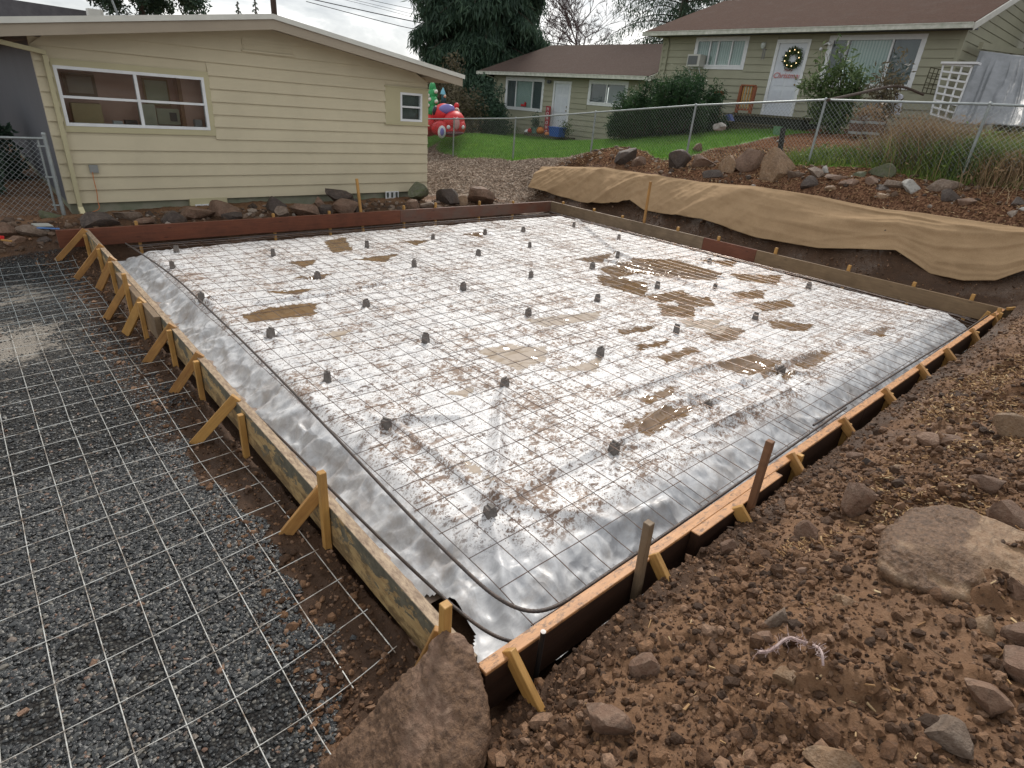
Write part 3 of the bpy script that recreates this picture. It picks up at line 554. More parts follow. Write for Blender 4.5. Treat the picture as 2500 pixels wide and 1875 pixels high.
fl = ridg(PYg*2.6+.5*fbm(PYg*2, PXg*2, 50, 2), PXg*.9+PYg*.3, 45, 3)*(1-e_l)+ridg(PXg*1.7+PYg*.6, PYg*1.1, 46, 3)*(1-e_n)*sst(4.5, 1.5, PXg)
fl = fl+.8*ridg(PXg*1.8+PYg*1.6, (PXg-PYg)*.7, 47, 3)*(1-cornr)
cr1 = ridg(PXg*3.1+PYg*1.2, PYg*2.9-PXg*.8, 52, 4); cr2 = np.abs(fbm(PXg*5+2*fbm(PXg*2, PYg*2, 53, 2), PYg*5, 54, 3))
wx = PXg+.10*fbm(PXg*4, PYg*4, 60, 3); wy = PYg+.10*fbm(PXg*4+9, PYg*4, 61, 3)
def crz(a_, f_, sd): return np.abs(vn(wx*f_*math.cos(a_)+wy*f_*math.sin(a_), (wy*math.cos(a_)-wx*math.sin(a_))*f_*.45, sd)*2-1)
rsm = sst(1.2, 2.5, PXg)*sst(1.2, .8, PYg)
crp = (1-.75*rsm)*(crz(.2, 7, 62)+crz(1.1, 6, 63)+crz(2.2, 8, 64)+.6*crz(.7, 13, 65)+.6*crz(1.8, 15, 66))/3.4
fold = np.abs(vn(wy*9+wx*1.2, wx*1.6, 74)*2-1)*(1-e_l)*sl_m; z_ += .035*fold
z_ += .07*sl_m*fl-.075*sl_m*crp+.02*sl_m*cr1-.02*sl_m*cr2-.010*(1-sl_m.clip(0, 1))*crp+.006*fbm(PXg*3, PYg*3, 48, 4)+.007*ridg(PXg*4+PYg, PYg*3.2, 49, 4)-.012*np.abs(fbm(PXg*6, PYg*6, 55, 3))
rdd = np.zeros_like(z_)
for pl in RID: q = [dpt(*a) for a in pl]; d = seg_d(PXg, PYg, q); d = d+.012*fbm(PXg*5, PYg*5, 71, 2); rdd += .032*np.exp(-(d/.026)**2)+.016*np.exp(-(d/.09)**2)-.010*np.exp(-((d-.085)/.03)**2)
for (dx, dy) in DOB:
    ax = PXg-dx; ay = PYg-dy; rr = np.hypot(ax, ay)+1e-6; an = np.arctan2(ay, ax); k = RNG.integers(4, 7); ph = RNG.uniform(0, 6)
    st = RNG.uniform(.4, 1.2)
    nr_ = 1.6 if dy < 1.3 or dx < 1.2 else 1.; an = an+.5*fbm(ax*4+dx, ay*4, 72, 2); rdd += nr_*st*.024*np.exp(-(rr/(.22*nr_))**2)*(np.abs(np.cos(an*k/2+ph))**12+.6*np.abs(np.cos(an*(k+3)/2-ph))**16)*sst(.03, .08, rr)-.010*np.exp(-(rr/.08)**2)
z_ += rdd*sst(1., .5, slope)+rsm*(.05*ridg(PXg*.55+PYg*2.2+.3*fbm(PXg, PYg, 67, 2), PYg*1.5, 68, 3)*sst(.0, .5, PYg))
pud = np.full(PXg.shape, -1.); pale = np.zeros_like(pud)
def puddle(poly, a=1., p=0.):
    global pud, pale
    q = np.array([PZ(x*D_, y*D_, -.125)[:2] for x, y in poly]); x0, y0 = q.min(0)-.5; x1, y1 = q.max(0)+.5
    ins = np.zeros(PXg.shape, bool); j = len(q)-1
    for i in range(len(q)):
        cnd = ((q[i, 1] > PYg) != (q[j, 1] > PYg)) & (PXg < (q[j, 0]-q[i, 0])*(PYg-q[i, 1])/(q[j, 1]-q[i, 1]+1e-12)+q[i, 0]); ins ^= cnd; j = i
    d = seg_d(PXg, PYg, [tuple(a_) for a_ in q]+[tuple(q[0])]); sdv = np.where(ins, d, -d)
    v = .52+sdv*4.5*a; v = np.clip(v, -1, 1.1); pud = np.maximum(pud, v); pale = np.where(sdv > -.12, np.maximum(pale, p), pale)
for pg in [[(520, 680), (590, 662), (688, 653), (680, 680), (600, 690), (540, 695)], [(700, 520), (745, 512), (762, 540), (715, 545)], [(620, 566), (688, 560), (660, 578)],
           [(1290, 580), (1380, 558), (1460, 560), (1560, 590), (1545, 605), (1450, 600), (1380, 590), (1330, 600)], [(1285, 590), (1400, 610), (1395, 642), (1300, 615)], [(1450, 640), (1530, 640), (1545, 660), (1470, 665)],
           [(1420, 655), (1500, 665), (1500, 690), (1430, 680)], [(1330, 712), (1420, 698), (1405, 712), (1345, 722)], [(1375, 745), (1445, 732), (1440, 745), (1380, 756)], [(1520, 715), (1560, 700), (1612, 712), (1580, 738), (1540, 732)],
           [(1575, 590), (1690, 595), (1680, 615), (1600, 605)], [(1580, 632), (1655, 625), (1650, 645), (1600, 645)], [(1545, 790), (1620, 770), (1700, 780), (1650, 820), (1580, 800)], [(1710, 790), (1780, 758), (1805, 765), (1745, 800)], [(1345, 920), (1400, 890), (1500, 880), (1480, 905), (1400, 948)],
           [(1390, 640), (1470, 625), (1500, 640), (1430, 655)], [(1620, 655), (1700, 645), (1720, 660), (1650, 672)], [(1660, 690), (1760, 700), (1740, 716), (1670, 708)], [(1420, 770), (1500, 745), (1510, 757), (1440, 785)], [(620, 600), (720, 590), (690, 604)], [(760, 560), (860, 548), (830, 565)], [(1380, 860), (1450, 835), (1460, 848), (1400, 872)], [(1240, 560), (1330, 545), (1300, 568)], [(1500, 560), (1600, 562), (1580, 576)], [(1665, 800), (1720, 812), (1690, 828)], [(1880, 722), (1920, 712), (1905, 728)], [(1000, 505), (1050, 500), (1040, 512)], [(870, 520), (930, 518), (900, 530)], [(560, 630), (680, 622), (640, 635)]]: puddle(pg)
for pg in [[(1030, 755), (1100, 742), (1180, 750), (1175, 778), (1120, 800), (1060, 775)], [(1470, 690), (1560, 690), (1540, 712), (1480, 705)], [(1000, 985), (1050, 1020), (1060, 1045), (1010, 1010)], [(965, 850), (1020, 835), (1010, 855)], [(1200, 800), (1300, 770), (1290, 800)], [(700, 720), (760, 710), (730, 735)], [(1130, 690), (1300, 670), (1290, 690), (1180, 705)]]: puddle(pg, 1., .8)
z_ -= .003*sst(.4, .7, pud)
mk = PXg > .165+.075*fbm(PYg*3, PYg*0, 51, 4)+.12*sst(.95, .6, PYg)*sst(.25, .4, PYg)
a, b = PXg.shape; ii, jj = np.meshgrid(np.arange(a-1), np.arange(b-1), indexing='ij')
keep = mk[:-1, :-1] & mk[1:, 1:]
Fq = np.stack([ii*b+jj, (ii+1)*b+jj, (ii+1)*b+jj+1, ii*b+jj+1], -1)[keep]
pm_ = MB().add(np.stack([PXg, PYg, z_], -1), Fq).build('plastic_sheet', M['plastic'], smooth=True)
tag(pm_, 'large muddy white and clear plastic sheet with brown puddles inside the formwork', 'plastic sheet')
vattr(pm_, 'puddle', pud); vattr(pm_, 'pale', pale); vattr(pm_, 'slope', sst(.03, .30, slope))
def plz(x, y):
    i = int(np.clip((x-px_[0])/DX, 0, a-1)); j = int(np.clip((y-py_[0])/DX, 0, b-1)); return float(z_[i, j])
# muddy water in the left footing
V = np.stack(np.meshgrid(np.linspace(.062, .6, 40), np.linspace(.7, 6.9, 200), indexing='ij')+[np.zeros((40, 200))], -1); V[..., 2] = -.362
tag(MB().grid(V).build('water', M['water']), kind='structure')

# ------------------------------------------------------------------ formwork boards
def board(a, b, w, h, mat, label, name='form_board'):
    """a,b: ends of the top centre line"""
    o = bar(name, (a[0], a[1], a[2]-h/2), (b[0], b[1], b[2]-h/2), w, h, mat); return tag(o, label, 'form board', 'boards of the slab formwork')
board((.03, .06, 0), (.03, 4.9, 0), .06, .265, M['w_worn'], 'near left form board with worn yellow and olive face beside the gravel pad')
board((.03, 4.903, 0), (.03, 9.39, .0), .06, .265, M['w_worn'], 'far left form board running from the far left corner beside the gravel pad')
board((-.032, 5.03, .003), (-.032, 6.8, .003), .056, .255, M['w_grey'], 'short pale splice board doubled outside the left form boards')
board((-.33, 9.425, 0), (5.4, 9.425, 0), .05, .255, M['w_red'], 'long reddish brown form board nearest the cream house, left length')
board((5.403, 9.425, 0), (9.82, 9.425, 0), .05, .245, wood('grey_red_wood', (.17, .065, .038), (.11, .045, .03), (.13, .12, .10), .5), 'grey stained reddish form board at the far corner below the burlap, left of the corner')
board((9.795, 9.395, 0), (9.795, 5.0, 0), .05, .235, M['w_grey'], 'weathered grey brown form board just right of the far corner')
board((9.795, 4.997, 0), (9.795, 3.85, 0), .05, .235, M['w_red'], 'short reddish form board in the middle of the far right side')
board((9.795, 3.847, 0), (9.795, -.10, 0), .05, .240, wood('knotty_wood', (.25, .165, .085), (.17, .105, .055), (.08, .055, .035), .4), 'knotty brown form board reaching the right hand corner')
board((.03, 0, 0), (4.3, 0, 0), .062, .27, M['w_shaded'], 'near right form board with orange muddy top edge beside the earth mound')
board((4.303, 0, 0), (9.76, 0, 0), .062, .27, M['w_shaded'], 'farther right form board with orange top edge reaching the right hand corner')
board((1.56, -.062, .002), (2.6, -.062, .002),   .058, .25, M['w_shaded'], 'short splice board doubled outside the near right form board')

# stakes and braces ----------------------------------------------------------
def stake(x, y, top, bot, label, s=(.042, .042), lean=(0, 0), mat='w_yellow', grp='wooden stakes holding the form boards'):
    o = bar('wooden_stake', (x, y, bot), (x+lean[0], y+lean[1], top), s[0], s[1], M[mat], up=(1, 0, 0) if s[0] != s[1] else (1, 0, 0)); return tag(o, label, 'stake', grp)
def brace(p, q, label, w=.035, h=.07, mat='w_brace'):
    o = bar('diagonal_brace', p, q, w, h, M[mat], up=(0, 0, 1)); return tag(o, label, 'brace', 'diagonal braces propping the form boards')
ORD = ['first', 'second', 'third', 'fourth', 'fifth', 'sixth', 'seventh', 'eighth', 'ninth', 'tenth', 'eleventh', 'twelfth', 'thirteenth']
LS = [(9.1, -.02, -.025), (8.08, .0, -.025), (7.3, .01, -.025), (6.1, .17, -.08), (5.48, .03, -.083), (4.62, .0, -.025), (3.78, .0, -.025), (2.72, -.02, -.025), (1.36, .25, -.025), (.18, .26, -.03)]
for i, (y, tp, x) in enumerate(LS):
    stake(x-.002, y, tp, -.55, ['upright stake at the far left corner of the formwork', 'second upright stake from the far left corner on the left side', 'third upright stake from the far left corner on the left side', 'stake rising above the far end of the left splice board', 'stake at the near end of the left splice board', 'sixth upright stake from the far left corner on the left side', 'seventh upright stake from the far left corner on the left side', 'eighth upright stake from the far left corner on the left side', 'tall yellow stake crossed by a brace on the near left form board', 'yellow stake standing up behind the big rock at the near corner'][i])
LB = [((.0, 9.2), (-.42, 9.25)), ((.03, 8.15), (-.33, 8.2)), ((.03, 7.40), (-.17, 7.6)), ((-.05, 6.2), (-.3, 6.38)), ((-.04, 5.55), (-.22, 5.8)), ((.02, 4.66), (-.25, 4.84)), ((.03, 3.85), (-.23, 4.02)), ((.01, 2.9), (-.29, 3.12)), ((.03, 1.5), (-.25, 1.65)), ((.0, .24), (-.10, .34))]
for i, (p, q) in enumerate(LB):
    lab = ORD[i]+' diagonal brace from the far left corner, leaning from the left form onto the gravel'
    if i == 9: lab = 'brace half hidden behind the big rock at the near corner'
    if i == 8: lab = 'nearest fully visible diagonal brace, crossing the tall yellow stake on the left form'
    brace((p[0], p[1], .03), (q[0], q[1], -.40), lab, .034, .075 if i not in (2, 4) else .09, 'w_yellow' if i in (4, 7) else 'w_brace')
RB = [((9.15, .02), (9.1, -.14)), ((7.93, .0), (7.75, -.26)), ((6.71, -.02), (6.58, -.34)), ((5.83, -.0), (5.58, -.40)), ((4.8, -.0), (4.66, -.38)), ((3.81, -.0), (3.81, -.27)), ((2.88, -.0), (2.83, -.28)), ((1.97, -.09), (2.02, -.27)), ((1.19, -.03), (1.17, -.27)), ((.17, -.01), (.19, -.22))]
for i, (p, q) in enumerate(RB):
    lab = ORD[i]+' diagonal brace from the right hand corner, leaning from the right form into the soil'
    if i == 9: lab = 'stubby yellow brace at the near corner beside the black rebar stub'
    if i == 8: lab = 'yellow brace beside the tall grey stake on the right form'
    if i == 7: lab = 'brace at the foot of the tall orange stake by the right splice board'
    brace((p[0], p[1], .022), (q[0], q[1], -.19), lab, .034, .075, 'w_yellow' if i > 6 else 'w_brace')
for i, (x, tp, y) in enumerate([(9.3, .03, -.055), (8.05, -.01, -.055), (6.8, -.01, -.055), (5.9, -.01, -.055), (4.85, 0., -.055), (3.86, -.01, -.055), (2.93, .03, -.055)]):
    stake(x, y-.002, tp, -.5, ORD[i]+' short stake from the right hand corner on the outer face of the right form')
tag(bar('wooden_stake', (2.14, -.112, -.35), (2.11, -.116, .46), .042, .042, M['w_orange'], (1, 0, 0)), 'tall orange stake standing above the right splice board', 'stake', 'wooden stakes holding the form boards')
tag(bar('wooden_stake', (1.07, -.058, -.45), (1.02, -.062, .34), .042, .042, M['w_grey'], (1, 0, 0)), 'tall greyish stake near the near corner of the right form', 'stake', 'wooden stakes holding the form boards')
BS = [(.7, .06), (2.83, .06), (3.89, .05), (5.53, .08), (6.32, .10), (7.53, .09), (8.56, .05)]
for i, (x, tp) in enumerate(BS): stake(x, 9.474, tp, -.6, ORD[i]+' stub of a stake from the left behind the form board nearest the cream house', (.05, .04))
tag(bar('wooden_stake', (4.6, 9.476, -.5), (4.5, 9.50, .62), .045, .045, M['w_yellow'], (1, 0, 0)), 'tall orange stake standing up before the cream siding', 'stake', 'wooden stakes holding the form boards')
CS = [(9.04, .05), (8.02, .06), (7.16, .05), (5.67, .08), (4.71, .08), (3.52, .11), (2.21, .10), (1.2, .07), (.41, .09)]
for i, (y, tp) in enumerate(CS): stake(9.844, y, tp, -.6, ORD[i]+' stub of a stake from the far corner behind the form board below the burlap', (.05, .045))
tag(bar('wooden_stake', (9.846, 6.55, -.5), (9.87, 6.58, .86), .045, .045, M['w_brace'], (1, 0, 0)), 'tall slender stake standing in front of the burlap', 'stake', 'wooden stakes holding the form boards')
tag(bar('wooden_stake', (9.6, .25, -.5), (9.62, .12, -.06), .05, .04, M['w_yellow'], (1, 0, 0)), 'yellow stake inside the right hand corner under the board', 'stake', 'wooden stakes holding the form boards')
for k_, (p, q, l_) in enumerate([((9.75, -.05, .01), (9.92, -.2, .05), 'split yellow stick lying past the right hand corner'), ((9.45, .0, .06), (9.35, -.10, -.3), 'splintered stake head on the right form beside the corner')]):
    tag(bar('splintered_stake', p, q, .045, .05, M['w_yellow'], (1, 0, 0)), l_, 'stake')

# rebar ----------------------------------------------------------------------
def smooth_path(P, n=200):
    P = np.array(P, float)
    for _ in range(4):
        Q = np.empty((2*len(P)-2+2, 3)); Q[0] = P[0]; Q[-1] = P[-1]; Q[1:-1:2] = P[:-1]*.75+P[1:]*.25; Q[2:-1:2] = P[:-1]*.25+P[1:]*.75; P = Q
    d = np.r_[0, np.cumsum(np.linalg.norm(np.diff(P, axis=0), axis=1))]; t = np.linspace(0, d[-1], n); return np.stack([np.interp(t, d, P[:, i]) for i in range(3)], -1)
def rebar(P, r, label, n=500):
    Q = smooth_path(P, n); rr = r*(1+.10*(np.arange(n) % 2))
    return tag(MB().tube(Q, rr, 8).build('rebar', M['rebar'], org=Q[0], smooth=True), label, 'rebar', 'steel reinforcing bars round the slab edge')
rebar([(.36, 8.5, -.05), (.50, 6.6, -.045), (.475, 5.2, -.04), (.46, 4.0, -.035), (.42, 2.7, -.03), (.37, 1.6, -.03), (.345, .95, -.03), (.34, .55, -.03), (.345, .30, -.03), (.40, .13, -.03), (.52, .06, -.03), (.75, .055, -.03), (1.9, .06, -.03), (4.2, .09, -.03)], .0095, 'upper rebar along the left mesh edge bending round the near corner', 1100)
rebar([(3.6, .12, -.028), (6, .10, -.03), (7.6, .07, -.035), (9.3, .08, -.06)], .009, 'rebar lying along the right form towards the right hand corner', 500)
rebar([(.20, 3.4, -.30), (.2, 2.3, -.22), (.185, 1.8, -.19), (.20, 1.26, -.19), (.22, .79, -.19), (.25, .41, -.19), (.285, .23, -.19), (.34, .13, -.19), (.4, .09, -.2)], .009, 'lower dark rebar lying in the left footing and ending by the near corner', 500)
for yy, l_ in ((8.95, 'rebar in the dark footing under the board nearest the cream house'),): rebar([(.5, yy+.1, -.22), (5, yy+.1, -.21), (9.4, yy+.1, -.22)], .009, l_, 300)
for xx, l_ in ((9.56, 'rebar in the dark footing under the board below the burlap'),): rebar([(xx, .3, -.21), (xx, 5, -.21), (xx, 9.2, -.21)], .009, l_, 300)
o = MB().tube([(.30, -.072, -.35), (.31, -.075, .09)], .012, 10).tube([(.31, -.075, .0901), (.31, -.075, .0902)], .012, 6).build('rebar_stub', flat('black_steel', (.012, .012, .013), .45), org=(.3, -.07, -.35), smooth=True)
cp_ = MB().lathe((.31, -.075, .09), [(.0125, 0), (.0125, .003), (.0002, .0035)], 10).build('cut_end', flat('cut_steel', (.5, .45, .42), .4), o)
tag(o, 'short black rebar stub standing outside the near corner of the right form', 'rebar')

# wire mesh ------------------------------------------------------------------
def mesh_z(x, y):
    z = -.062+.012*fbm(np.asarray(x)*.9, np.asarray(y)*.9, 61, 2)
    for dx, dy in DOB: z = z+.018*np.exp(-((x-dx)**2+(y-dy)**2)/.25)
    z = z-.12*sst(8.1, 8.9, y)-.13*sst(8.8, 9.5, x)-.03*sst(.45, .05, y)
    return z
def wire_sheet(xs, ys, x0, x1, y0, y1, zo, r, mat, label, zf, wob=.004, org=None, sd=0):
    mb = MB()
    for i, y in enumerate(ys):
        n = max(12, int((x1-x0)/.12)); t = np.linspace(x0+random.uniform(-.02, .02), x1+random.uniform(-.02, .03), n); yy = y+wob*fbm(t*1.3, t*0+i, 70+sd, 2)*2
        mb.tube(np.stack([t, yy, zf(t, yy)+zo+r], -1), r, 5)
    for i, x in enumerate(xs):
        n = max(20, int((y1-y0)/.12)); t = np.linspace(y0, y1, n); xx = x+wob*fbm(t*1.1, t*0+i, 80+sd, 2)*2
        mb.tube(np.stack([xx, t, zf(xx, t)+zo-r], -1), r, 5)
    return tag(mb.build('wire_mesh', M[mat], org=(x0, y0, zo)), label, 'wire mesh', 'sheets of welded reinforcing wire')
YS = 1.09+.2497*np.arange(-4, 34)
XR = [(.42, 2.05), (1.93, 3.6), (3.47, 5.1), (4.98, 6.6), (6.5, 8.1), (7.98, 9.5)]
for i, (x0, x1) in enumerate(XR):
    n = int(round((x1-x0)/.2)); xs = np.linspace(x0+.005, x1-.02, n+1)
    ys = YS[(YS > .08) & (YS < 8.8)]+(.0 if i % 2 == 0 else random.choice([.04, -.05, .07]))
    y0 = max(.06, ys[0]-.02)
    wire_sheet(xs, ys, x0, x1, y0, 8.82, .0 if i % 2 == 0 else .011, .0029, 'wire', ['first strip of wire mesh beside the left form', 'second strip of wire mesh from the left form', 'third strip of wire mesh from the left form', 'fourth strip of wire mesh from the left form', 'fifth strip of wire mesh from the left form', 'last strip of wire mesh below the burlap side'][i], mesh_z, sd=i)
padz = lambda x, y: terrain(x, y, False)+.014+.012*fbm(np.asarray(x)*1.5, np.asarray(y)*1.5, 90, 2)
xs = np.array([-.11, -.33, -.54, -.75, -.95, -1.15, -1.35, -1.555, -1.76, -1.97]); 
ys = .48+.284*np.arange(0, 23)
mb = MB()
for i, x in enumerate(xs):
    t = np.linspace(.46 if i < 2 else .20-.05*i, 6.75, 90); xx = x+.006*fbm(t, t*0+i, 91, 2); mb.tube(np.stack([xx, t, padz(xx, t)], -1), .0029, 6)
for i, y in enumerate(np.r_[.20, ys]):
    t = np.linspace(-2.0, (-.09 if i else -.3), 30); yy = y+.008*fbm(t, t*0+i, 92, 2); mb.tube(np.stack([t, yy, padz(t, yy)+.006], -1), .0024, 6)
tag(mb.build('wire_mesh', M['wire_w'], org=(-1, .5, -.35)), 'near sheet of pale wire mesh lying on the gravel pad', 'wire mesh', 'sheets of welded reinforcing wire')
mb = MB(); xs = np.array([-.22, -.43, -.64, -.85, -1.06, -1.27, -1.48, -1.69])
for i, x in enumerate(xs):
    t = np.linspace(6.45, 9.25, 50); mb.tube(np.stack([x+.006*fbm(t, t*0+i, 93, 2), t, padz(x+0*t, t)+.02], -1), .003, 5)
for i, y in enumerate(np.arange(6.6, 9.3, .249)):
    t = np.linspace(-1.9, -.2, 24); mb.tube(np.stack([t, y+.01*fbm(t, t*0+i, 94, 2), padz(t, y+0*t)+.026], -1), .003, 5)
tag(mb.build('wire_mesh', M['galv'], org=(-1, 7, -.4)), 'far sheet of grey wire mesh on the gravel before the earth bank', 'wire mesh', 'sheets of welded reinforcing wire')

# concrete blocks --------------------------------------------------------------
order = sorted(range(len(DOB)), key=lambda i: (round(DOB[i][1]/1.3), DOB[i][0])); rows = {}
for i in order: rows.setdefault(round(DOB[i][1]/1.3), []).append(i)
keys = sorted(rows); dobm = None
for rk, k in enumerate(keys):
    for ck, i in enumerate(rows[k]):
        x, y = DOB[i]; z = plz(x, y)-.008; top = float(mesh_z(x, y))-.004
        o = bpy.data.objects.new('concrete_block', dobm) if dobm else None
        if o is None:
            m0 = MB(); t = .027; b_ = .034
            m0.hexa([(-b_, -b_, 0), (b_, -b_, 0), (b_, b_, 0), (-b_, b_, 0), (-t, -t, .07), (t, -t, .07), (t, t, .07), (-t, t, .07)]); m0.box((-t, -.006, .07), (t, .006, .082))
            o = m0.build('concrete_block', M['conc']); dobm = o.data
        else: C.objects.link(o)
        o.location = (x, y, z); o.rotation_euler = (random.uniform(-.06, .06), random.uniform(-.06, .06), random.uniform(0, 3)); o.scale = (1, 1, max(.7, (top-z)/.07))
        tag(o, '%s concrete block from left in %s row from the right form' % (ORD[ck], ORD[rk]), 'concrete block', 'small concrete blocks propping the wire mesh')

# burlap -------------------------------------------------------------------------
tp = [PX(x, y, 10.9) for x, y in ((1325, 407), (1480, 411), (1600, 428), (1712, 445), (1850, 458), (2000, 480), (2150, 510), (2250, 520), (2350, 535), (2500, 557), (2700, 590))]
bt = [PX(x, y, 10.3) for x, y in ((1297, 462), (1380, 485), (1440, 500), (1500, 497), (1540, 490), (1575, 515), (1650, 530), (1720, 540), (1850, 583), (2000, 608), (2187, 612), (2230, 640), (2270, 668), (2350, 685), (2430, 685), (2500, 660), (2700, 640))]
def resamp(P, n):
    P = np.array(P); d = np.r_[0, np.cumsum(np.linalg.norm(np.diff(P, axis=0), axis=1))]; t = np.linspace(0, d[-1], n); return np.stack([np.interp(t, d, P[:, i]) for i in range(3)], -1)
nu, nv = 420, 60; T_ = resamp(tp, nu); B_ = resamp(bt, nu); v = np.linspace(0, 1, nv)[None, :, None]
S_ = T_[:, None]*(1-v)+B_[:, None]*v
bul = np.sin(np.pi*v[..., 0]); U_, V_ = np.meshgrid(np.linspace(0, 11, nu), np.linspace(0, 1.1, nv), indexing='ij')
wr = .10*ridg((U_+V_*1.3)*.95, V_*.15+U_*.05, 101, 2)**1.3+.035*ridg((U_+V_*.9)*2.6, V_*.3, 102, 2)+.012*fbm(U_*5, V_*5, 103, 3)
wr2 = .08*ridg(V_*2.2+U_*.35, U_*.12, 104, 2)**1.3+.03*ridg(V_*4.5-U_*.25, U_*.2, 106, 2)
mixr = sst(5, 7.5, U_); off = (wr*(1-mixr)+wr2*mixr+.01*fbm(U_*6, V_*6, 105, 3))*(.35+.65*sst(0, .15, V_))*(1.55-.25*sst(4, 8, U_))
S_[..., 0] -= off*.85+.04*bul+.01; S_[..., 2] += off*.45+.05*bul
bo = MB().grid(S_).build('burlap_cover', M['burlap'], org=(10.9, 5, .9), smooth=True)
sm = bo.modifiers.new('thickness', 'SOLIDIFY'); sm.thickness = .006
tag(bo, 'long brown burlap cloth draped over the cut bank behind the formwork', 'burlap')
p_ = PX(2163, 562, 10.5); tag(MB().ball(p_, (.05, .06, .03), 8, 6, .3).build('leaf_scrap', M['r_dark'], org=p_), 'small dark stone lying on the burlap', 'stone')

# ------------------------------------------------------------------ rocks
def rock(c, size, mat, label, seed, sub=3, nplane=11, rough=.05, rz=None, sink=.25, name='rock', cat='rock', group=None):
    rg_ = np.random.default_rng(seed); V, Fc = ico(sub); V = V.copy()
    for _ in range(nplane+2):
        n = rg_.normal(size=3); n /= np.linalg.norm(n); d = rg_.uniform(.30, .70); t = V@n-d; V -= np.outer(np.maximum(t, 0), n)*.93
    nn_ = .5*(fbm(V[:, 0]*2+seed, V[:, 1]*2+V[:, 2]*1.7, seed, 4)+fbm(V[:, 2]*2.3-seed, V[:, 0]*2+V[:, 1], seed+5, 4))
    V *= (1+rough*2*nn_)[:, None]
    V /= (V.max(0)-V.min(0))/2
    a = rg_.uniform(0, 6.28) if rz is None else rz; ca_, sa_ = math.cos(a), math.sin(a)
    ex = np.array(size)/2; V = V*ex; V = np.stack([V[:, 0]*ca_-V[:, 1]*sa_, V[:, 0]*sa_+V[:, 1]*ca_, V[:, 2]], -1)
    c = np.array(c, float); V += c+np.array([0, 0, ex[2]*(1-2*sink)])
    o = MB().add(V, Fc).build(name, M[mat], org=c); bev = o.modifiers.new('n', 'WEIGHTED_NORMAL') if False else None
    for p in o.data.polygons: p.use_smooth = True
    try: o.data.set_sharp_from_angle(angle=R(28))
    except Exception: pass
    return tag(o, label, cat, group)
sd_ = [100]
def rock_px(x, y, w_, h_, mat, label, flatk=1., Xp=None, sink=.2, group=None, rough=.05, sub=3):
    """base pixel (x,y), size in photo pixels"""
    if Xp is None: P, t = onG(x, y)
    elif Xp[0] == 'Y': P = PY(x, y, Xp[1]); t = (P-CAM)@FW
    else: P = PX(x, y, Xp[1]); t = (P-CAM)@FW
    W_ = w_*t/F; H_ = h_*t/F/(1-sink)*1.0; sd_[0] += 1
    # view direction azimuth so that the wide axis faces the camera
    d = P-CAM; az = math.atan2(d[1], d[0])+math.pi/2
    dep = min(W_*.8, max(W_*.5, H_*.9))
    c = P+np.array([d[0], d[1], 0])/np.hypot(d[0], d[1])*dep*.35
    return rock(c, (W_, dep, H_*flatk), mat, label, sd_[0], sub, rz=az, sink=sink, group=group, rough=rough)
z1 = lambda x, y: (x/2.766, y/2.766)
z2 = lambda x, y: (560+x/2.766, y/2.766)
z3 = lambda x, y: (1000+x/3.687, 80+y/3.687)
z4 = lambda x, y: (1560+x/3.77, y/3.77)
z5 = lambda x, y: (1980+x/3.456, y/3.456)
r2_ = lambda x, y: (1850+x/3.318, 380+y/3.318)
r3 = lambda x, y: (1700+x/2.765, 850+y/2.765)
r5 = lambda x, y: (1700+x/2.765, 1300+y/2.765)
GA = 'rocks along the foot of the cream house'
A = [(30, 1475, 120, 85, 'r_brown', 'brown rock beside the dark rock left of the row before the house', 10.05), (310, 1465, 150, 125, 'r_dark', 'dark flat topped rock under the cream siding', 10.2), (372, 1462, 95, 70, 'r_grey', 'small grey brown rock leaning before the dark flat topped rock', 9.9), (495, 1460, 190, 105, 'r_brown', 'wide purplish brown slab of rock before the cream siding', 10.0),
     (612, 1395, 80, 65, 'r_brown', 'small rounded tan brown rock behind the wide slab', 10.2), (640, 1450, 100, 75, 'r_dark', 'dark jagged rock between two wide brown ones', 9.95), (735, 1350, 190, 85, 'r_dark', 'dark brown rock highest against the siding', 10.45), (762, 1440, 180, 95, 'r_brown', 'round topped brown rock left of the tall stake', 9.95), (850, 1425, 90, 90, 'r_dark', 'small dark rock just left of the tall stake', 10.0),
     (1240, 1410, 95, 75, 'r_brown', 'low brown rock right of the tall stake', 9.95), (1280, 1345, 140, 110, 'r_moss', 'dark mossy rock at the right corner of the cream house', 10.35), (1352, 1405, 130, 50, 'r_grey', 'flat grey stone before the mossy rock', 9.9), (1470, 1390, 170, 140, 'r_dark', 'big dark slanted rock on the mulch edge', 10.1), (1575, 1375, 90, 90, 'r_tan', 'upright tan stone right of the slanted dark rock', 10.0), (1695, 1375, 190, 115, 'r_brown', 'long grey brown boulder near the far corner', 10.0)]
for (x, y, w_, h_, m, l_, Yp) in A: rock_px(*z2(x, y+12), w_/2.766, h_/2.766, m, l_, Xp=('Y', Yp), sink=.12, group=GA)
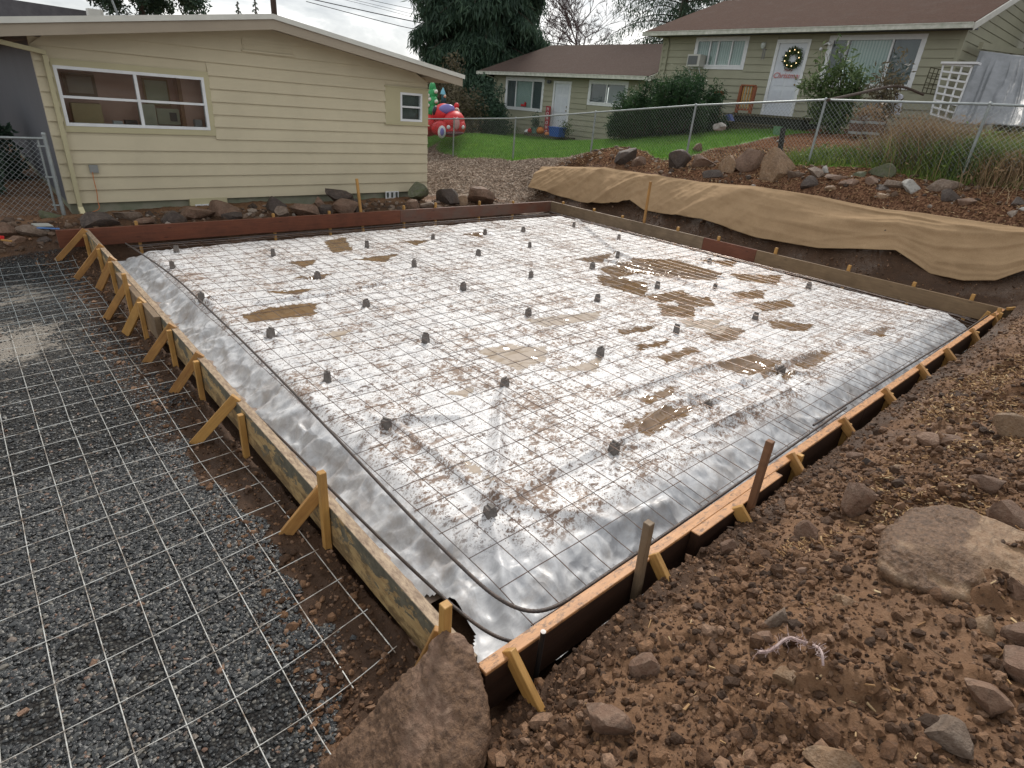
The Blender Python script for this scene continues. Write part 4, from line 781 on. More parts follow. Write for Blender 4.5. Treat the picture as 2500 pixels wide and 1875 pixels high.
A = [(1180, 1515, 160, 95, 'r_dark', 'jagged brown rock left of the broad flat one by the vent', 9.95), (1310, 1500, 240, 95, 'r_brown', 'broad flat brown rock in front of the white vent', 10.1), (1505, 1492, 210, 120, 'r_brown', 'wedge shaped brown rock right of the vent', 10.1), (1590, 1500, 130, 70, 'r_dark', 'dark low rock beside the wedge shaped one', 9.9),
     (880, 1505, 180, 85, 'r_grey', 'greyish lumpy rock between downspout and vent', 10.2), (700, 1535, 220, 110, 'r_dark', 'dark lumpy heap of stone below the outlet box', 10.0), (1010, 1520, 130, 40, 'r_brown', 'low brown stone left of the vent rocks', 9.9), (215, 1600, 200, 90, 'r_grey', 'grey brown rock under the blue and white scrap', 9.95), (50, 1610, 140, 90, 'r_brown', 'brown rock at the left edge of the bank', 10.0),
     (120, 1660, 130, 60, 'r_pink', 'reddish stone low on the left bank', 9.85), (310, 1660, 120, 60, 'r_dark', 'dark stone left of the far left corner', 9.8)]
for (x, y, w_, h_, m, l_, Yp) in A: rock_px(*z1(x, y), w_/2.766, h_/2.766, m, l_, Xp=('Y', Yp), sink=.12, group=GA)
rock_px(*z1(370, 1505), 62, 26, 'r_moss', 'round mossy green mound by the foot of the downspout', Xp=('Y', 10.5), sink=.2)
GB = 'rocks in the row above the burlap'
A = [(z3(1925, 1195), 190, 150, 3.687, 'r_dark', 'dark brown boulder leftmost in the row above the burlap'), (z3(2050, 1205), 130, 80, 3.687, 'r_brown', 'low mossy brown rock against the dark boulder'), (z4(330, 1565), 210, 150, 3.77, 'r_dark', 'slanting dark boulder under the second fence post'), (z4(560, 1550), 240, 150, 3.77, 'r_brown', 'lumpy brown boulder right of the slanting one'),
     (z4(525, 1400), 90, 70, 3.77, 'r_brown', 'small peaked stone behind the lumpy boulder'), (z4(800, 1600), 150, 190, 3.77, 'r_tan', 'upright tan boulder in the middle of the row'), (z4(1000, 1580), 260, 190, 3.77, 'r_brown', 'broad brown boulder between the upright and the biggest one'), (z4(1225, 1665), 300, 270, 3.77, 'r_tan', 'biggest rounded tan boulder in the row above the burlap'),
     (z4(660, 1650), 200, 80, 3.77, 'r_dark', 'low dark stone in the mulch before the row'), (z4(1450, 1640), 190, 60, 3.77, 'r_grey', 'flat grey stone right of the biggest boulder'), (z4(1645, 1650), 170, 110, 3.77, 'r_grey', 'pointed grey stone near the weeds'), (z4(1715, 1600), 70, 60, 3.77, 'r_white', 'small pale stone beside the pointed grey one'),
     (r2_(640, 200), 240, 45, 3.318, 'r_brown', 'long thin slab of stone lying in the mulch'), (r2_(440, 260), 150, 80, 3.318, 'r_dark', 'dark stone below the pointed grey one'), (r2_(745, 255), 160, 70, 3.318, 'r_brown', 'brown stone under the long thin slab'), (r2_(820, 185), 120, 60, 3.318, 'r_moss', 'greenish stone left of the mossy slab'),
     (r2_(975, 170), 200, 85, 3.318, 'r_moss', 'big slab with a cap of green moss'), (r2_(912, 235), 100, 60, 3.318, 'r_brown', 'small round stone under the mossy slab'), (r2_(1100, 260), 190, 60, 3.318, 'r_grey', 'flat grey stone right of the mossy slab'), (r2_(1235, 315), 150, 95, 3.318, 'r_white', 'white rounded stone in the mulch'),
     (r2_(1465, 300), 260, 110, 3.318, 'r_grey', 'large purplish grey boulder at the right end of the row'), (r2_(1540, 370), 160, 80, 3.318, 'r_dark', 'dark stone under the large grey boulder'), (r2_(1000, 355), 110, 55, 3.318, 'r_tan', 'small tan stone in the orange mulch'), (r2_(960, 290), 200, 45, 3.318, 'r_dark', 'thin dark slab left of the white stone'),
     (r2_(1690, 400), 140, 60, 3.318, 'r_brown', 'low brown stone right of the grey boulder'), (r2_(2110, 420), 130, 80, 3.318, 'r_dark', 'dark grey stone at the right edge of the mulch'), (r2_(2140, 470), 80, 50, 3.318, 'r_white', 'small pale stone at the right edge of the mulch'), (r2_(600, 300), 110, 50, 3.318, 'r_tan', 'small tan lump near the burlap top')]
for p, w_, h_, k, m, l_ in A: rock_px(p[0], p[1], w_/k, h_/k, m, l_, sink=.25, group=GB)
GCk = 'rocks in the near earth mound'
A = [(r3(1050, 1130), 190, 190, 2.765, 'r_brown', 'squarish brown rock in the middle of the mound'), (r3(1565, 690), 160, 90, 2.765, 'r_pink', 'pale pinkish rock above the middle of the mound'), (r3(1710, 630), 140, 50, 2.765, 'r_brown', 'low brown rock behind the pale pinkish one'), (r3(2130, 610), 330, 120, 2.765, 'r_tan', 'pale flat rock covered in chips at the right edge'),
     (r3(1040, 765), 110, 75, 2.765, 'r_brown', 'small flat faced brown rock by the right form'), (r3(1380, 830), 90, 55, 2.765, 'r_tan', 'small tan rock low in the chips'), (r3(1165, 810), 90, 60, 2.765, 'r_dark', 'small greenish dark rock in the mound'), (r3(2100, 1200), 330, 160, 2.765, 'r_brown', 'brown rock behind the big slab at the right edge'), (r3(1900, 960), 220, 100, 2.765, 'r_brown', 'long brown rock above the big slab'),
     (r3(740, 1300), 160, 110, 2.765, 'r_brown', 'rounded brown rock sunk in the soil near the splice board'), (r3(200, 1385), 100, 120, 2.765, 'r_brown', 'pointed brown stone by the end of the splice board'), (r5(520, 690), 210, 160, 2.765, 'r_grey', 'angular grey rock in the near mound'), (r5(425, 770), 150, 130, 2.765, 'r_brown', 'brown clod like rock under the angular grey one'),
     (r5(715, 300), 90, 60, 2.765, 'r_brown', 'small brown stone above the angular grey rock'), (r5(985, 530), 180, 100, 2.765, 'r_tan', 'smooth tan stone half buried in the mound'), (r5(1680, 250), 230, 110, 2.765, 'r_pink', 'flat pinkish rock at the lower edge of the big slab'), (r5(2180, 460), 250, 110, 2.765, 'r_pink', 'orange pink rock at the right edge'),
     (r5(1920, 680), 180, 120, 2.765, 'r_tan', 'rounded tan stone near the right edge'), (r5(1930, 1170), 280, 200, 2.765, 'r_pink', 'large orange brown rock low at the right'), (r5(2160, 1000), 330, 200, 2.765, 'r_brown', 'dark brown rock at the lower right edge'), (r5(1700, 1430), 300, 160, 2.765, 'r_grey', 'grey stone half buried at the lower right'),
     (r5(880, 1640), 420, 160, 2.765, 'r_tan', 'broad tan rock at the bottom edge of the mound'), (r5(610, 1060), 210, 150, 2.765, 'r_tan', 'tan stone under the frayed root'), (r5(2150, 760), 260, 120, 2.765, 'r_brown', 'brown rock sloping below the orange pink one'), ((1575, 1650), 90, 60, 1, 'r_brown', 'wedge of brown stone by the trench near the tall grey stake'),
     ((1470, 1800), 130, 50, 1, 'r_brown', 'long low stone in the soil right of the big corner rock')]
for p, w_, h_, k, m, l_ in A: rock_px(p[0], p[1], w_/k, h_/k, m, l_, sink=.38, group=GCk, rough=.07)
for (x, y, l_) in ((345, 1478, 'pinkish pebble caught on a mesh crossing left of centre'), (545, 1640, 'flat reddish pebble near the lower end of the pale mesh'), (230, 1620, 'muddy pebble low on the gravel near the left corner of the picture'), (500, 1628, 'brown pebble in the mesh square left of the flat reddish one'), (610, 1760, 'brown pebble nearest the big tilted corner rock'), (60, 1740, 'muddy pebble nearest the bottom left corner of the picture')):
    P, t = onG(x, y); rock(P, (.05, .035, .03), 'r_pink', l_, 940+x, 2, sink=.2, name='small_stone', cat='stone', group='muddy pebbles on the gravel')
def hull_rock(pts, mat, label, seed, rough=.012, mudk=.35):
    b = bmesh.new()
    for p in pts: b.verts.new([float(a_) for a_ in p])
    bmesh.ops.convex_hull(b, input=b.verts)
    for v in [v for v in b.verts if not v.link_faces]: b.verts.remove(v)
    bmesh.ops.triangulate(b, faces=b.faces)
    me = bpy.data.meshes.new('boulder'); b.to_mesh(me); b.free(); o = bpy.data.objects.new('boulder', me); C.objects.link(o)
    # bevel, subdivide and roughen through evaluated modifiers
    m = o.modifiers.new('b', 'BEVEL'); m.width = .012; m.segments = 2; m.limit_method = 'ANGLE'; m.angle_limit = R(14)
    r = o.modifiers.new('r', 'REMESH'); r.mode = 'VOXEL'; r.voxel_size = .009
    dg = bpy.context.evaluated_depsgraph_get(); ev = o.evaluated_get(dg); me2 = bpy.data.meshes.new_from_object(ev); o.modifiers.clear(); o.data = me2
    n = len(me2.vertices); V = np.empty(n*3); me2.vertices.foreach_get('co', V); V = V.reshape(-1, 3); N = np.empty(n*3); me2.vertices.foreach_get('normal', N); N = N.reshape(-1, 3)
    q = fbm(V[:, 0]*6+V[:, 2]*4, V[:, 1]*6-V[:, 2]*5, seed, 5, .6)+.6*ridg(V[:, 0]*4-V[:, 2]*6, V[:, 1]*5+V[:, 2]*5, seed+3, 3)
    q2 = ridg(V[:, 0]*9+V[:, 2]*7, V[:, 1]*9-V[:, 2]*8, seed+7, 3); fine_ = fbm(V[:, 0]*34+V[:, 2]*21, V[:, 1]*34-V[:, 2]*27, seed+9, 4, .65); zt_ = V[:, 2].max()
    mud = sst(.0, .22, fbm(V[:, 0]*5+V[:, 2]*3, V[:, 1]*5-V[:, 2]*4, seed+11, 4)+mudk*sst(zt_-.08, zt_-.22, V[:, 2])-.12)
    V += N*(q*rough+.012*q2*(1-mud)+.004*fine_*(1-mud)+mud*(.010+.016*np.abs(fine_)))[:, None]; org = V.mean(0); me2.vertices.foreach_set('co', (V-org).ravel()); o.location = org; o['_o'] = [float(a_) for a_ in org]
    me2.polygons.foreach_set('use_smooth', np.ones(len(me2.polygons), bool)); me2.materials.append(M[mat]); me2.update(); vattr(o, 'mud', mud); return tag(o, label, 'rock')
hull_rock([PZ(1085, 1540, .13), PZ(1130, 1545, .12), PZ(1152, 1580, .06), PZ(1165, 1640, .02), PZ(1182, 1720, -.02), PZ(1180, 1800, -.06), PZ(1150, 1880, -.15), PZ(1060, 1600, .07), PZ(1010, 1680, -.06), PZ(960, 1740, -.14), PZ(880, 1800, -.24), PZ(790, 1880, -.3), (-.04, .13, -.3), (-.02, -.1, -.35), (-.3, -.35, -.3), (-.55, .1, -.42), (-.35, .22, -.42), PZ(900, 1950, -.2), PZ(1100, 1960, -.1)],
          'r_pink', 'big tilted pinkish brown rock leaning at the near corner of the formwork', 5, .022, .55)
hull_rock([PZ(2158, 1300, .34), PZ(2225, 1250, .38), PZ(2290, 1234, .40), PZ(2350, 1245, .40), PZ(2420, 1270, .42), PZ(2500, 1300, .44), PZ(2560, 1330, .44), PZ(2150, 1380, .33), PZ(2190, 1420, .31), PZ(2290, 1455, .32), PZ(2400, 1465, .33), PZ(2480, 1480, .35), PZ(2560, 1490, .35), PZ(2200, 1330, .40), PZ(2330, 1350, .42), PZ(2440, 1360, .43)]+[np.array([x, y, .0]) for x, y in ((1.95, -.95), (2.6, -1.0), (2.7, -1.5), (2.1, -1.5))],
          'r_tan', 'largest flat tan boulder in the mound at the right edge', 9, .018, .0)
# root and fibres
P0, _t = onG(2140, 1640)
mb = MB(); pts = [(lambda q: np.array([q[0], q[1], tz(q[0], q[1])+.055]))(onG(x, y)[0]) for x, y in ((1838, 1628), (1872, 1618), (1905, 1600), (1935, 1612), (1958, 1630), (1975, 1660), (1985, 1680))]
mb.tube(smooth_path(pts, 40), np.linspace(.008, .005, 40), 6)
for k_ in range(150):
    p = pts[0]+(pts[-1]-pts[0])*0; q = smooth_path(pts, 40)[random.randrange(40)]; d = RNG.normal(0, .011, 3); mb.tube([q, q+d, q+d*1.5+RNG.normal(0, .005, 3)], .0010, 4)
tag(mb.build('root', simple('frayed_root', (.6, .48, .45), (.26, .17, .16), 30, .7, .3, 90), org=pts[0]), 'frayed purplish white root lying on the near mound', 'root')
for k_, pl in enumerate([[(1770, 1272), (1795, 1300), (1795, 1340), (1820, 1375), (1850, 1400)], [(1438, 1460), (1450, 1480), (1465, 1498)], [(2258, 1582), (2290, 1605), (2320, 1620)], [(1490, 1440), (1500, 1465), (1495, 1490)]]):
    pts = [onG(x, y)[0]+np.array([0, 0, .012]) for x, y in pl]; tag(MB().tube(smooth_path(pts, 20), .0018, 5).build('root', M['l_dry'], org=pts[0]), ['thin curling root fibre beside the splice board', 'thin root fibre at the trench edge near the black stub', 'pale straight root fibre on the lower right mound', 'short root fibre hanging into the trench'][k_], 'root')

# ------------------------------------------------------------------ cream house (left)
YW = 10.9
def roofz(X): return 3.03-.143*abs(X-3.5)          # underside of the overhang
house = empty('house', (3.5, YW, .1), 'cream lap sided low gabled house behind the formwork', 'house')
def gable_courses(mb, x0, x1, z0, exp, top, Y, sgn=-1, t=.018):
    z = z0
    while z < 3.1:
        zt = z+exp+.012; lo = z
        def lim(zz):
            h = (top(3.5)-zz)/.143; return max(x0, 3.5-h), min(x1, 3.5+h)
        a0, b0 = lim(lo); a1, b1 = lim(min(zt, 3.025))
        if b0-a0 < .05: break
        yb = Y+sgn*t; yt = Y+sgn*.003
        mb.add([(a0, yb, lo), (b0, yb, lo), (b1, yt, min(zt, 3.025)), (a1, yt, min(zt, 3.025)), (a0, Y, lo), (b0, Y, lo)], [(0, 1, 2, 3), (4, 5, 1, 0)])
        mb.add([(b0, yb, lo), (b0, Y, lo), (b1, yt, min(zt, 3.025))], [(0, 1, 2)])
        z += exp
mb = MB()
# solid wall panel with a gable top, window openings cut by building it in strips
def wall_strips(mb, Y0, Y1, strips):
    for (xa, xb, za, zb) in strips: mb.box((xa, Y0, za), (xb, Y1, zb))
mb.box((.04, YW+.002, .12), (.26, YW+.1, 2.5)); mb.box((.26, YW+.002, .12), (2.38, YW+.1, 1.30)); mb.box((.26, YW+.002, 2.13), (2.38, YW+.1, 2.52)); mb.box((2.38, YW+.002, .12), (6.32, YW+.1, 2.6)); mb.box((6.32, YW+.002, .12), (6.88, YW+.1, 1.62)); mb.box((6.32, YW+.002, 2.18), (6.88, YW+.1, 2.5)); mb.box((6.88, YW+.002, .12), (7.04, YW+.1, 2.45))
wall = mb.build('wall', M['sid1'], house)
# lap courses in pieces that leave the two windows free
mb = MB(); wins = [(.24, 2.46, 1.22, 2.22), (5.96, 7.04, 1.55, 2.27)]
z = .12; e_ = .2065
while z < 2.95:
    zt = z+e_+.01; iv = [(.04, 7.04)]
    for (a_, b_, c_, d_) in wins:
        if zt > c_+.03 and z < d_-.03:
            nv_ = []
            for (p, q) in iv:
                if a_ > p: nv_.append((p, min(a_, q)))
                if b_ < q: nv_.append((max(b_, p), q))
            iv = nv_
    for (p, q) in iv:
        h0 = (3.06-z)/.143; h1 = (3.06-zt)/.143
        a0, b0 = max(p, 3.5-h0), min(q, 3.5+h0); a1, b1 = max(p, 3.5-max(h1, 0)), min(q, 3.5+max(h1, 0))
        if b0-a0 < .02: continue
        if b1 < a1: a1 = b1 = (a1+b1)/2
        mb.add([(a0, YW-.034, z), (b0, YW-.034, z), (b1, YW-.004, zt), (a1, YW-.004, zt), (a0, YW+.001, z), (b0, YW+.001, z)], [(0, 1, 2, 3), (4, 5, 1, 0)])
        mb.add([(b0, YW-.034, z), (b0, YW+.001, z), (b1, YW-.004, zt)], [(0, 1, 2)]); mb.add([(a0, YW-.034, z), (a0, YW+.001, z), (a1, YW-.004, zt)], [(0, 2, 1)])
    z += e_
mb.build('siding', M['sid1'], house)
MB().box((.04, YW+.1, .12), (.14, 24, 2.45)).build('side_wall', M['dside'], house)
MB().box((6.94, YW+.1, .12), (7.04, 24, 2.5)).build('side_wall', M['sid1'], house)
MB().box((.06, YW+.03, -.3), (7.02, YW+.14, .118)).box((.06, YW+.14, -.3), (.16, 24, .12)).box((6.9, YW+.14, -.3), (7.0, 24, .12)).build('foundation', M['found'], house)
mb = MB()
for sg, xe in ((-1, -.75), (1, 7.62)):
    zp, ze = 3.03, 3.03-.143*abs(xe-3.5)
    for (Ya, Yb) in ((10.42, 24.4),):
        mb.hexa([(xe, Ya, ze), (3.5, Ya, zp), (3.5, Yb, zp), (xe, Yb, ze), (xe, Ya, ze+.16), (3.5, Ya, zp+.16), (3.5, Yb, zp+.16), (xe, Yb, ze+.16)])
rf = mb.build('roof', M['soff'], house)
mb = MB()
for xe in (-.78, 7.65):
    zp, ze = 3.192, 3.192-.143*abs(xe-3.5); V = [(xe, 10.38, ze), (3.5, 10.38, zp), (3.5, 24.42, zp), (xe, 24.42, ze), (xe, 10.38, ze+.02), (3.5, 10.38, zp+.02), (3.5, 24.42, zp+.02), (xe, 24.42, ze+.02)]; mb.hexa(V)
mb.build('shingles', M['shing2'], rf)
mb = MB()
for xe in (-.79, 7.66):
    zp, ze = 3.14, 3.14-.143*abs(xe-3.5); mb.hexa([(xe, 10.36, ze), (3.5, 10.36, zp), (3.5, 10.378, zp), (xe, 10.378, ze), (xe, 10.36, ze+.078), (3.5, 10.36, zp+.078), (3.5, 10.378, zp+.078), (xe, 10.378, ze+.078)])
mb.build('roof_edge', M['drip'], rf)
mb = MB()
for xe in (-.75, 7.62):
    zp, ze = 2.985, 2.985-.143*abs(xe-3.5); mb.hexa([(xe, 10.39, ze), (3.5, 10.39, zp), (3.5, 10.418, zp), (xe, 10.418, ze), (xe, 10.39, ze+.2), (3.5, 10.39, zp+.2), (3.5, 10.418, zp+.2), (xe, 10.418, ze+.2)])
mb.build('barge_board', M['soff'], rf)
# gable vent
mb = MB(); mb.box((3.1, YW-.03, 2.63), (4.02, YW-.012, 2.86))
for k_ in range(4): mb.box((3.12, YW-.045, 2.66+k_*.05), (4.0, YW-.03, 2.68+k_*.05))
mb.build('gable_vent', M['sid1'], house)
MB().box((3.08, YW-.06, 2.615), (4.05, YW-.028, 2.64)).build('vent_sill', M['sid1'], house)
def window(par, axis, a0, a1, z0, z1, plane, n, mulls=(), hbar=None, trim=None, fmat='white', ft=.045, trimmat='trim1', curtain=None, depth=.03):
    """axis 'x': wall plane Y=plane facing -Y; axis 'y': wall plane X=plane facing -X"""
    def bx(mb, u0, u1, w0, w1, za, zb):
        if axis == 'x': mb.box((u0, w0, za), (u1, w1, zb))
        else: mb.box((w0, u0, za), (w1, u1, zb))
    p = plane; mb = MB()
    bx(mb, a0, a1, p-depth, p+.05, z1-ft, z1); bx(mb, a0, a1, p-depth, p+.05, z0, z0+ft); bx(mb, a0, a0+ft, p-depth, p+.05, z0+ft, z1-ft); bx(mb, a1-ft, a1, p-depth, p+.05, z0+ft, z1-ft)
    for m_ in mulls: bx(mb, m_-ft/2, m_+ft/2, p-depth+.006, p+.045, z0+ft, z1-ft)
    if hbar:
        sg_ = [a0+ft]+[q for m_ in mulls for q in (m_-ft/2, m_+ft/2)]+[a1-ft]
        for k_ in range(0, len(sg_), 2): bx(mb, sg_[k_], sg_[k_+1], p-depth+.01, p+.04, hbar-ft*.4, hbar+ft*.4)
    fr = mb.build('window', M[fmat], par)
    mb = MB(); bx(mb, a0+ft, a1-ft, p+.012, p+.016, z0+ft, z1-ft); mb.build('pane', M['glass'], fr)
    if trim:
        t0, t1, t2, t3 = trim; mb = MB()
        bx(mb, t0, t1, p-depth+.008, p, z1, t3); bx(mb, t0, t1, p-depth+.008, p, t2, z0); bx(mb, t0, a0, p-depth+.008, p, z0, z1); bx(mb, a1, t1, p-depth+.008, p, z0, z1); mb.build('window_trim', M[trimmat], fr)
    if curtain:
        for (c0, c1, m_) in curtain: mb = MB(); bx(mb, c0, c1, p+.07, p+.075, z0+.02, z1-.02); mb.build('curtain', M[m_] if m_ in M else m_, fr)
    return fr
w1 = window(house, 'x', .26, 2.38, 1.30, 2.145, YW-.004, 0, (1.335,), 1.715, (.235, 2.47, 1.21, 2.235))
window(house, 'x', 6.32, 6.88, 1.61, 2.18, YW-.004, 0, (), 1.90, (5.95, 7.045, 1.54, 2.275), curtain=[(6.33, 6.87, flat('grey_curtain', (.16, .17, .16), .8))])
MB().box((5.94, YW-.045, 2.265), (7.06, YW-.02, 2.285)).build('window_head', M['trim1'], house); MB().box((5.93, YW-.05, 1.53), (7.07, YW-.02, 1.555)).build('window_sill', M['trim1'], house)
# room behind the big window
room = MB().box((.2, YW+.62, 1.1), (2.6, YW+.66, 2.4)).box((2.05, YW+.35, 1.1), (2.45, YW+.62, 2.4)).box((.2, YW+.12, 1.12), (2.6, YW+.62, 1.25)).build('room_wall', flat('room_paint', (.62, .38, .31), .8), house)
def pic(x0, x1, z0, z1, c, nm, y=.60, t=.02): return MB().box((x0, YW+y-t, z0), (x1, YW+y, z1)).build(nm, flat(nm+str(x0), c, .6), house)
pic(.42, .86, 1.72, 2.05, (.22, .15, .10), 'picture_frame'); pic(.47, .81, 1.76, 2.01, (.38, .30, .24), 'picture', .575, .01)
pic(.42, .83, 1.27, 1.62, (.42, .31, .16), 'cardboard_box', .5, .2); pic(1.55, 1.95, 1.62, 2.06, (.35, .22, .12), 'picture_frame', .6); pic(1.58, 1.92, 1.66, 2.03, (.45, .42, .30), 'certificate', .575, .01)
pic(1.38, 1.62, 1.26, 1.66, (.42, .40, .30), 'cupboard', .45, .15); pic(1.66, 2.02, 1.34, 1.6, (.40, .38, .28), 'picture_frame', .45, .03); pic(1.86, 1.97, 1.4, 1.54, (.1, .09, .09), 'picture', .415, .01); pic(.95, 1.08, 1.26, 1.38, (.5, .5, .5), 'small_box', .35, .12); pic(1.12, 1.3, 1.26, 1.4, (.07, .06, .06), 'camera_bag', .35, .12); pic(2.2, 2.32, 1.27, 1.45, (.35, .33, .33), 'jar', .3, .1)
pic(2.03, 2.09, 1.3, 2.1, (.28, .14, .08), 'door_post', .35, .04)
# downspout
mb = MB(); mb.beam((.19, YW-.07, 2.27), (.18, YW-.07, .03), .085, .06, (1, 0, 0)); mb.beam((.2, YW-.07, 2.30), (-.55, 10.55, 2.42), .085, .06)
ds = mb.build('downspout', M['trim1'], house); MB().beam((.18, YW-.07, .05), (.20, YW-.22, -.12), .095, .07, (1, 0, 0)).build('downspout_elbow', flat('new_cream_paint', (.62, .56, .34), .5), ds)
mb = MB().box((.43, YW-.06, .60), (.55, YW-.024, .72)); ob = mb.build('outlet_box', flat('grey_plastic', (.25, .26, .25), .5), house)
MB().tube(smooth_path([(.46, YW-.06, .61), (.45, YW-.08, .45), (.46, YW-.07, .3), (.44, YW-.06, .15), (.45, YW-.09, .02), (.30, YW-.1, -.02)], 40), .006, 6).build('outlet_cord', flat('orange_cord', (.55, .17, .05), .5), ob)
MB().box((1.85, YW-.045, .0), (2.50, YW+.05, .135)).build('skirt_board', M['trim1'], house)
for x0, z0 in ((1.93, -.13), (5.90, -.02)):
    mb = MB()
    for k_ in range(3):
        a_ = x0+k_*.115; mb.box((a_, YW-.07, z0), (a_+.105, YW-.045, z0+.02)); mb.box((a_, YW-.07, z0+.14), (a_+.105, YW-.045, z0+.16)); mb.box((a_, YW-.07, z0+.02), (a_+.018, YW-.045, z0+.14)); mb.box((a_+.087, YW-.07, z0+.02), (a_+.105, YW-.045, z0+.14))
    vo = mb.build('foundation_vent', M['white'], house); MB().box((x0+.01, YW-.05, z0+.01), (x0+.33, YW-.044, z0+.15)).build('vent_screen', flat('dark_screen', (.09, .1, .09), .6), vo)
# roof bits
mb = MB(); p = PY(*z1(630, 82), 12.5); q = PY(*z1(630, 62), 12.5); mb.box((p[0]-.09, 12.4, 2.75), (p[0]+.09, 12.6, q[2])); mb.build('roof_vent', M['drip'], house)
p = PY(*z1(678, 80), 12.5); MB().box((p[0]-.035, 12.45, 2.75), (p[0]+.035, 12.55, p[2]+.03)).build('roof_pipe', M['drip'], house)
a_ = PY(*z1(790, 85), 12.2); b_ = PY(*z1(755, 0), 12.2); MB().tube([(a_[0], 12.2, 2.9), a_, b_], .018, 6).build('roof_mast', M['galv'], house)

# left chain-link panel ------------------------------------------------------
def chainlink(mb, P0, P1, h, step=.075, r=.0016, drop0=0, drop1=0):
    P0 = np.array(P0, float); P1 = np.array(P1, float); L_ = np.linalg.norm((P1-P0)[:2]); d = (P1-P0)/L_
    n = int((L_+h)/step)
    for k_ in range(n):
        for sg in (1, -1):
            s0 = -h+k_*step if sg > 0 else k_*step; a0 = s0; b0 = s0+sg*h; z0, z1_ = 0., h
            # clip to 0..L
            def at(s_): return (s_-a0)/(b0-a0)
            t0, t1 = 0., 1.; lo, hi = sorted((at(0.), at(L_))); t0 = max(t0, lo); t1 = min(t1, hi)
            if t1-t0 < .01: continue
            A_ = P0+d*(a0+(b0-a0)*t0)+np.array([0, 0, h*t0]); B_2 = P0+d*(a0+(b0-a0)*t1)+np.array([0, 0, h*t1]); mb.tube([A_, B_2], r, 3, False)
g0 = PY(*z1(430, 1440), 10.72); gz = .0
gate = empty('chain_link_fence', (-.08, 10.72, -.02), 'chain link panel against the left corner of the cream house', 'fence')
MB().tube([(-.07, 10.72, -.1), (-.07, 10.72, 1.17)], .03, 10).ball((-.07, 10.72, 1.18), .034).build('post', M['galv'], gate, smooth=True)
MB().tube([(-.16, 10.73, .05), (-.16, 10.73, 1.1)], .014, 8).build('end_post', M['galv'], gate, smooth=True)
MB().tube([(-.09, 10.72, 1.12), (-2.6, 10.66, 1.14)], .02, 8).build('top_rail', M['galv'], gate, smooth=True)
mb = MB(); chainlink(mb, (-2.6, 10.69, -.02), (-.14, 10.71, .0), 1.12, .075, .002); mb.build('mesh', M['galv'], gate)
mb = MB()
for z in (.12, .55, 1.0): mb.box((-.19, 10.70, z), (-.04, 10.745, z+.02))
mb.build('clamp', M['galv'], gate)
# scraps on the left bank
p = PY(100, 548, 10.1); mb = MB(); mb.box((p[0]-.10, 10.0, p[2]-.01), (p[0]+.12, 10.16, p[2]+.004)); o = mb.build('cardboard_scrap', flat('grey_card', (.42, .42, .38), .7), org=p); o.rotation_euler = (.1, .1, .3); tag(o, 'grey flattened scrap on the left rocks', 'scrap')
p = PY(118, 556, 9.95); mb = MB().beam(p+np.array([-.14, 0, .01]), p+np.array([.13, -.02, -.02]), .05, .012); tag(mb.build('blue_scrap', flat('blue_plastic', (.12, .25, .55), .4), org=p), 'blue and white plastic strip lying on the left rocks', 'scrap')
p = PY(3, 580, 9.75); tag(MB().beam(p+np.array([-.12, 0, .03]), p+np.array([.03, 0, -.01]), .05, .05).build('red_scrap', flat('red_plastic', (.62, .03, .03), .4), org=p), 'red scrap at the left edge of the picture', 'scrap')
p = PY(16, 588, 9.7); tag(bar('wood_offcut', p+np.array([-.06, 0, .02]), p+np.array([.06, 0, -.01]), .04, .02, M['w_yellow']), 'small yellow wood offcut beside the red scrap', 'offcut')

# ------------------------------------------------------------------ sage houses
def lap(mb, X, Y0, Y1, z0, z1, exp, holes, t=.034):
    z = z0
    while z < z1:
        zt = min(z+exp+.01, z1+.01); iv = [(Y0, Y1)]
        for (a_, b_, c_, d_) in holes:
            if zt > c_+.02 and z < d_-.02:
                nv_ = []
                for (p, q) in iv:
                    if a_ > p: nv_.append((p, min(a_, q)))
                    if b_ < q: nv_.append((max(b_, p), q))
                iv = nv_
        for (p, q) in iv:
            if q-p < .02: continue
            mb.add([(X-t, p, z), (X-t, q, z), (X-.003, q, zt), (X-.003, p, zt), (X+.002, p, z), (X+.002, q, z)], [(0, 3, 2, 1), (4, 0, 1, 5)])
            mb.add([(X-t, p, z), (X+.002, p, z), (X-.003, p, zt)], [(0, 1, 2)]); mb.add([(X-t, q, z), (X+.002, q, z), (X-.003, q, zt)], [(0, 2, 1)])
        z += exp
def solid_wall(mb, X0, X1, Y0, Y1, z0, z1, holes):
    ys_ = sorted({Y0, Y1}|{h[0] for h in holes}|{h[1] for h in holes})
    for a_, b_ in zip(ys_[:-1], ys_[1:]):
        hs = sorted([h for h in holes if h[0] <= a_+1e-6 and h[1] >= b_-1e-6], key=lambda h: h[2]); z = z0
        for h in hs:
            if h[2] > z: mb.box((X0, a_, z), (X1, b_, h[2]))
            z = h[3]
        if z < z1: mb.box((X0, a_, z), (X1, b_, z1))
XF = 20.2
H2 = empty('house', (XF, 9.5, 2.1), 'larger sage green house with brown roof and wreath on its door', 'house')
holes = [(10.95, 12.91, 3.90, 4.74), (8.80, 9.75, 2.47, 4.62), (5.50, 8.05, 3.45, 4.72)]
mb = MB(); solid_wall(mb, XF+.003, XF+.15, 4.55, 14.42, 2.42, 4.92, holes); mb.build('wall', M['sid2'], H2)
hx = [(10.86, 13.0, 3.82, 4.82), (8.70, 9.83, 2.42, 4.72), (5.42, 8.15, 3.38, 4.79)]
mb = MB(); lap(mb, XF, 4.60, 14.36, 2.42, 4.9, .222, hx); mb.build('siding', M['sid2'], H2)
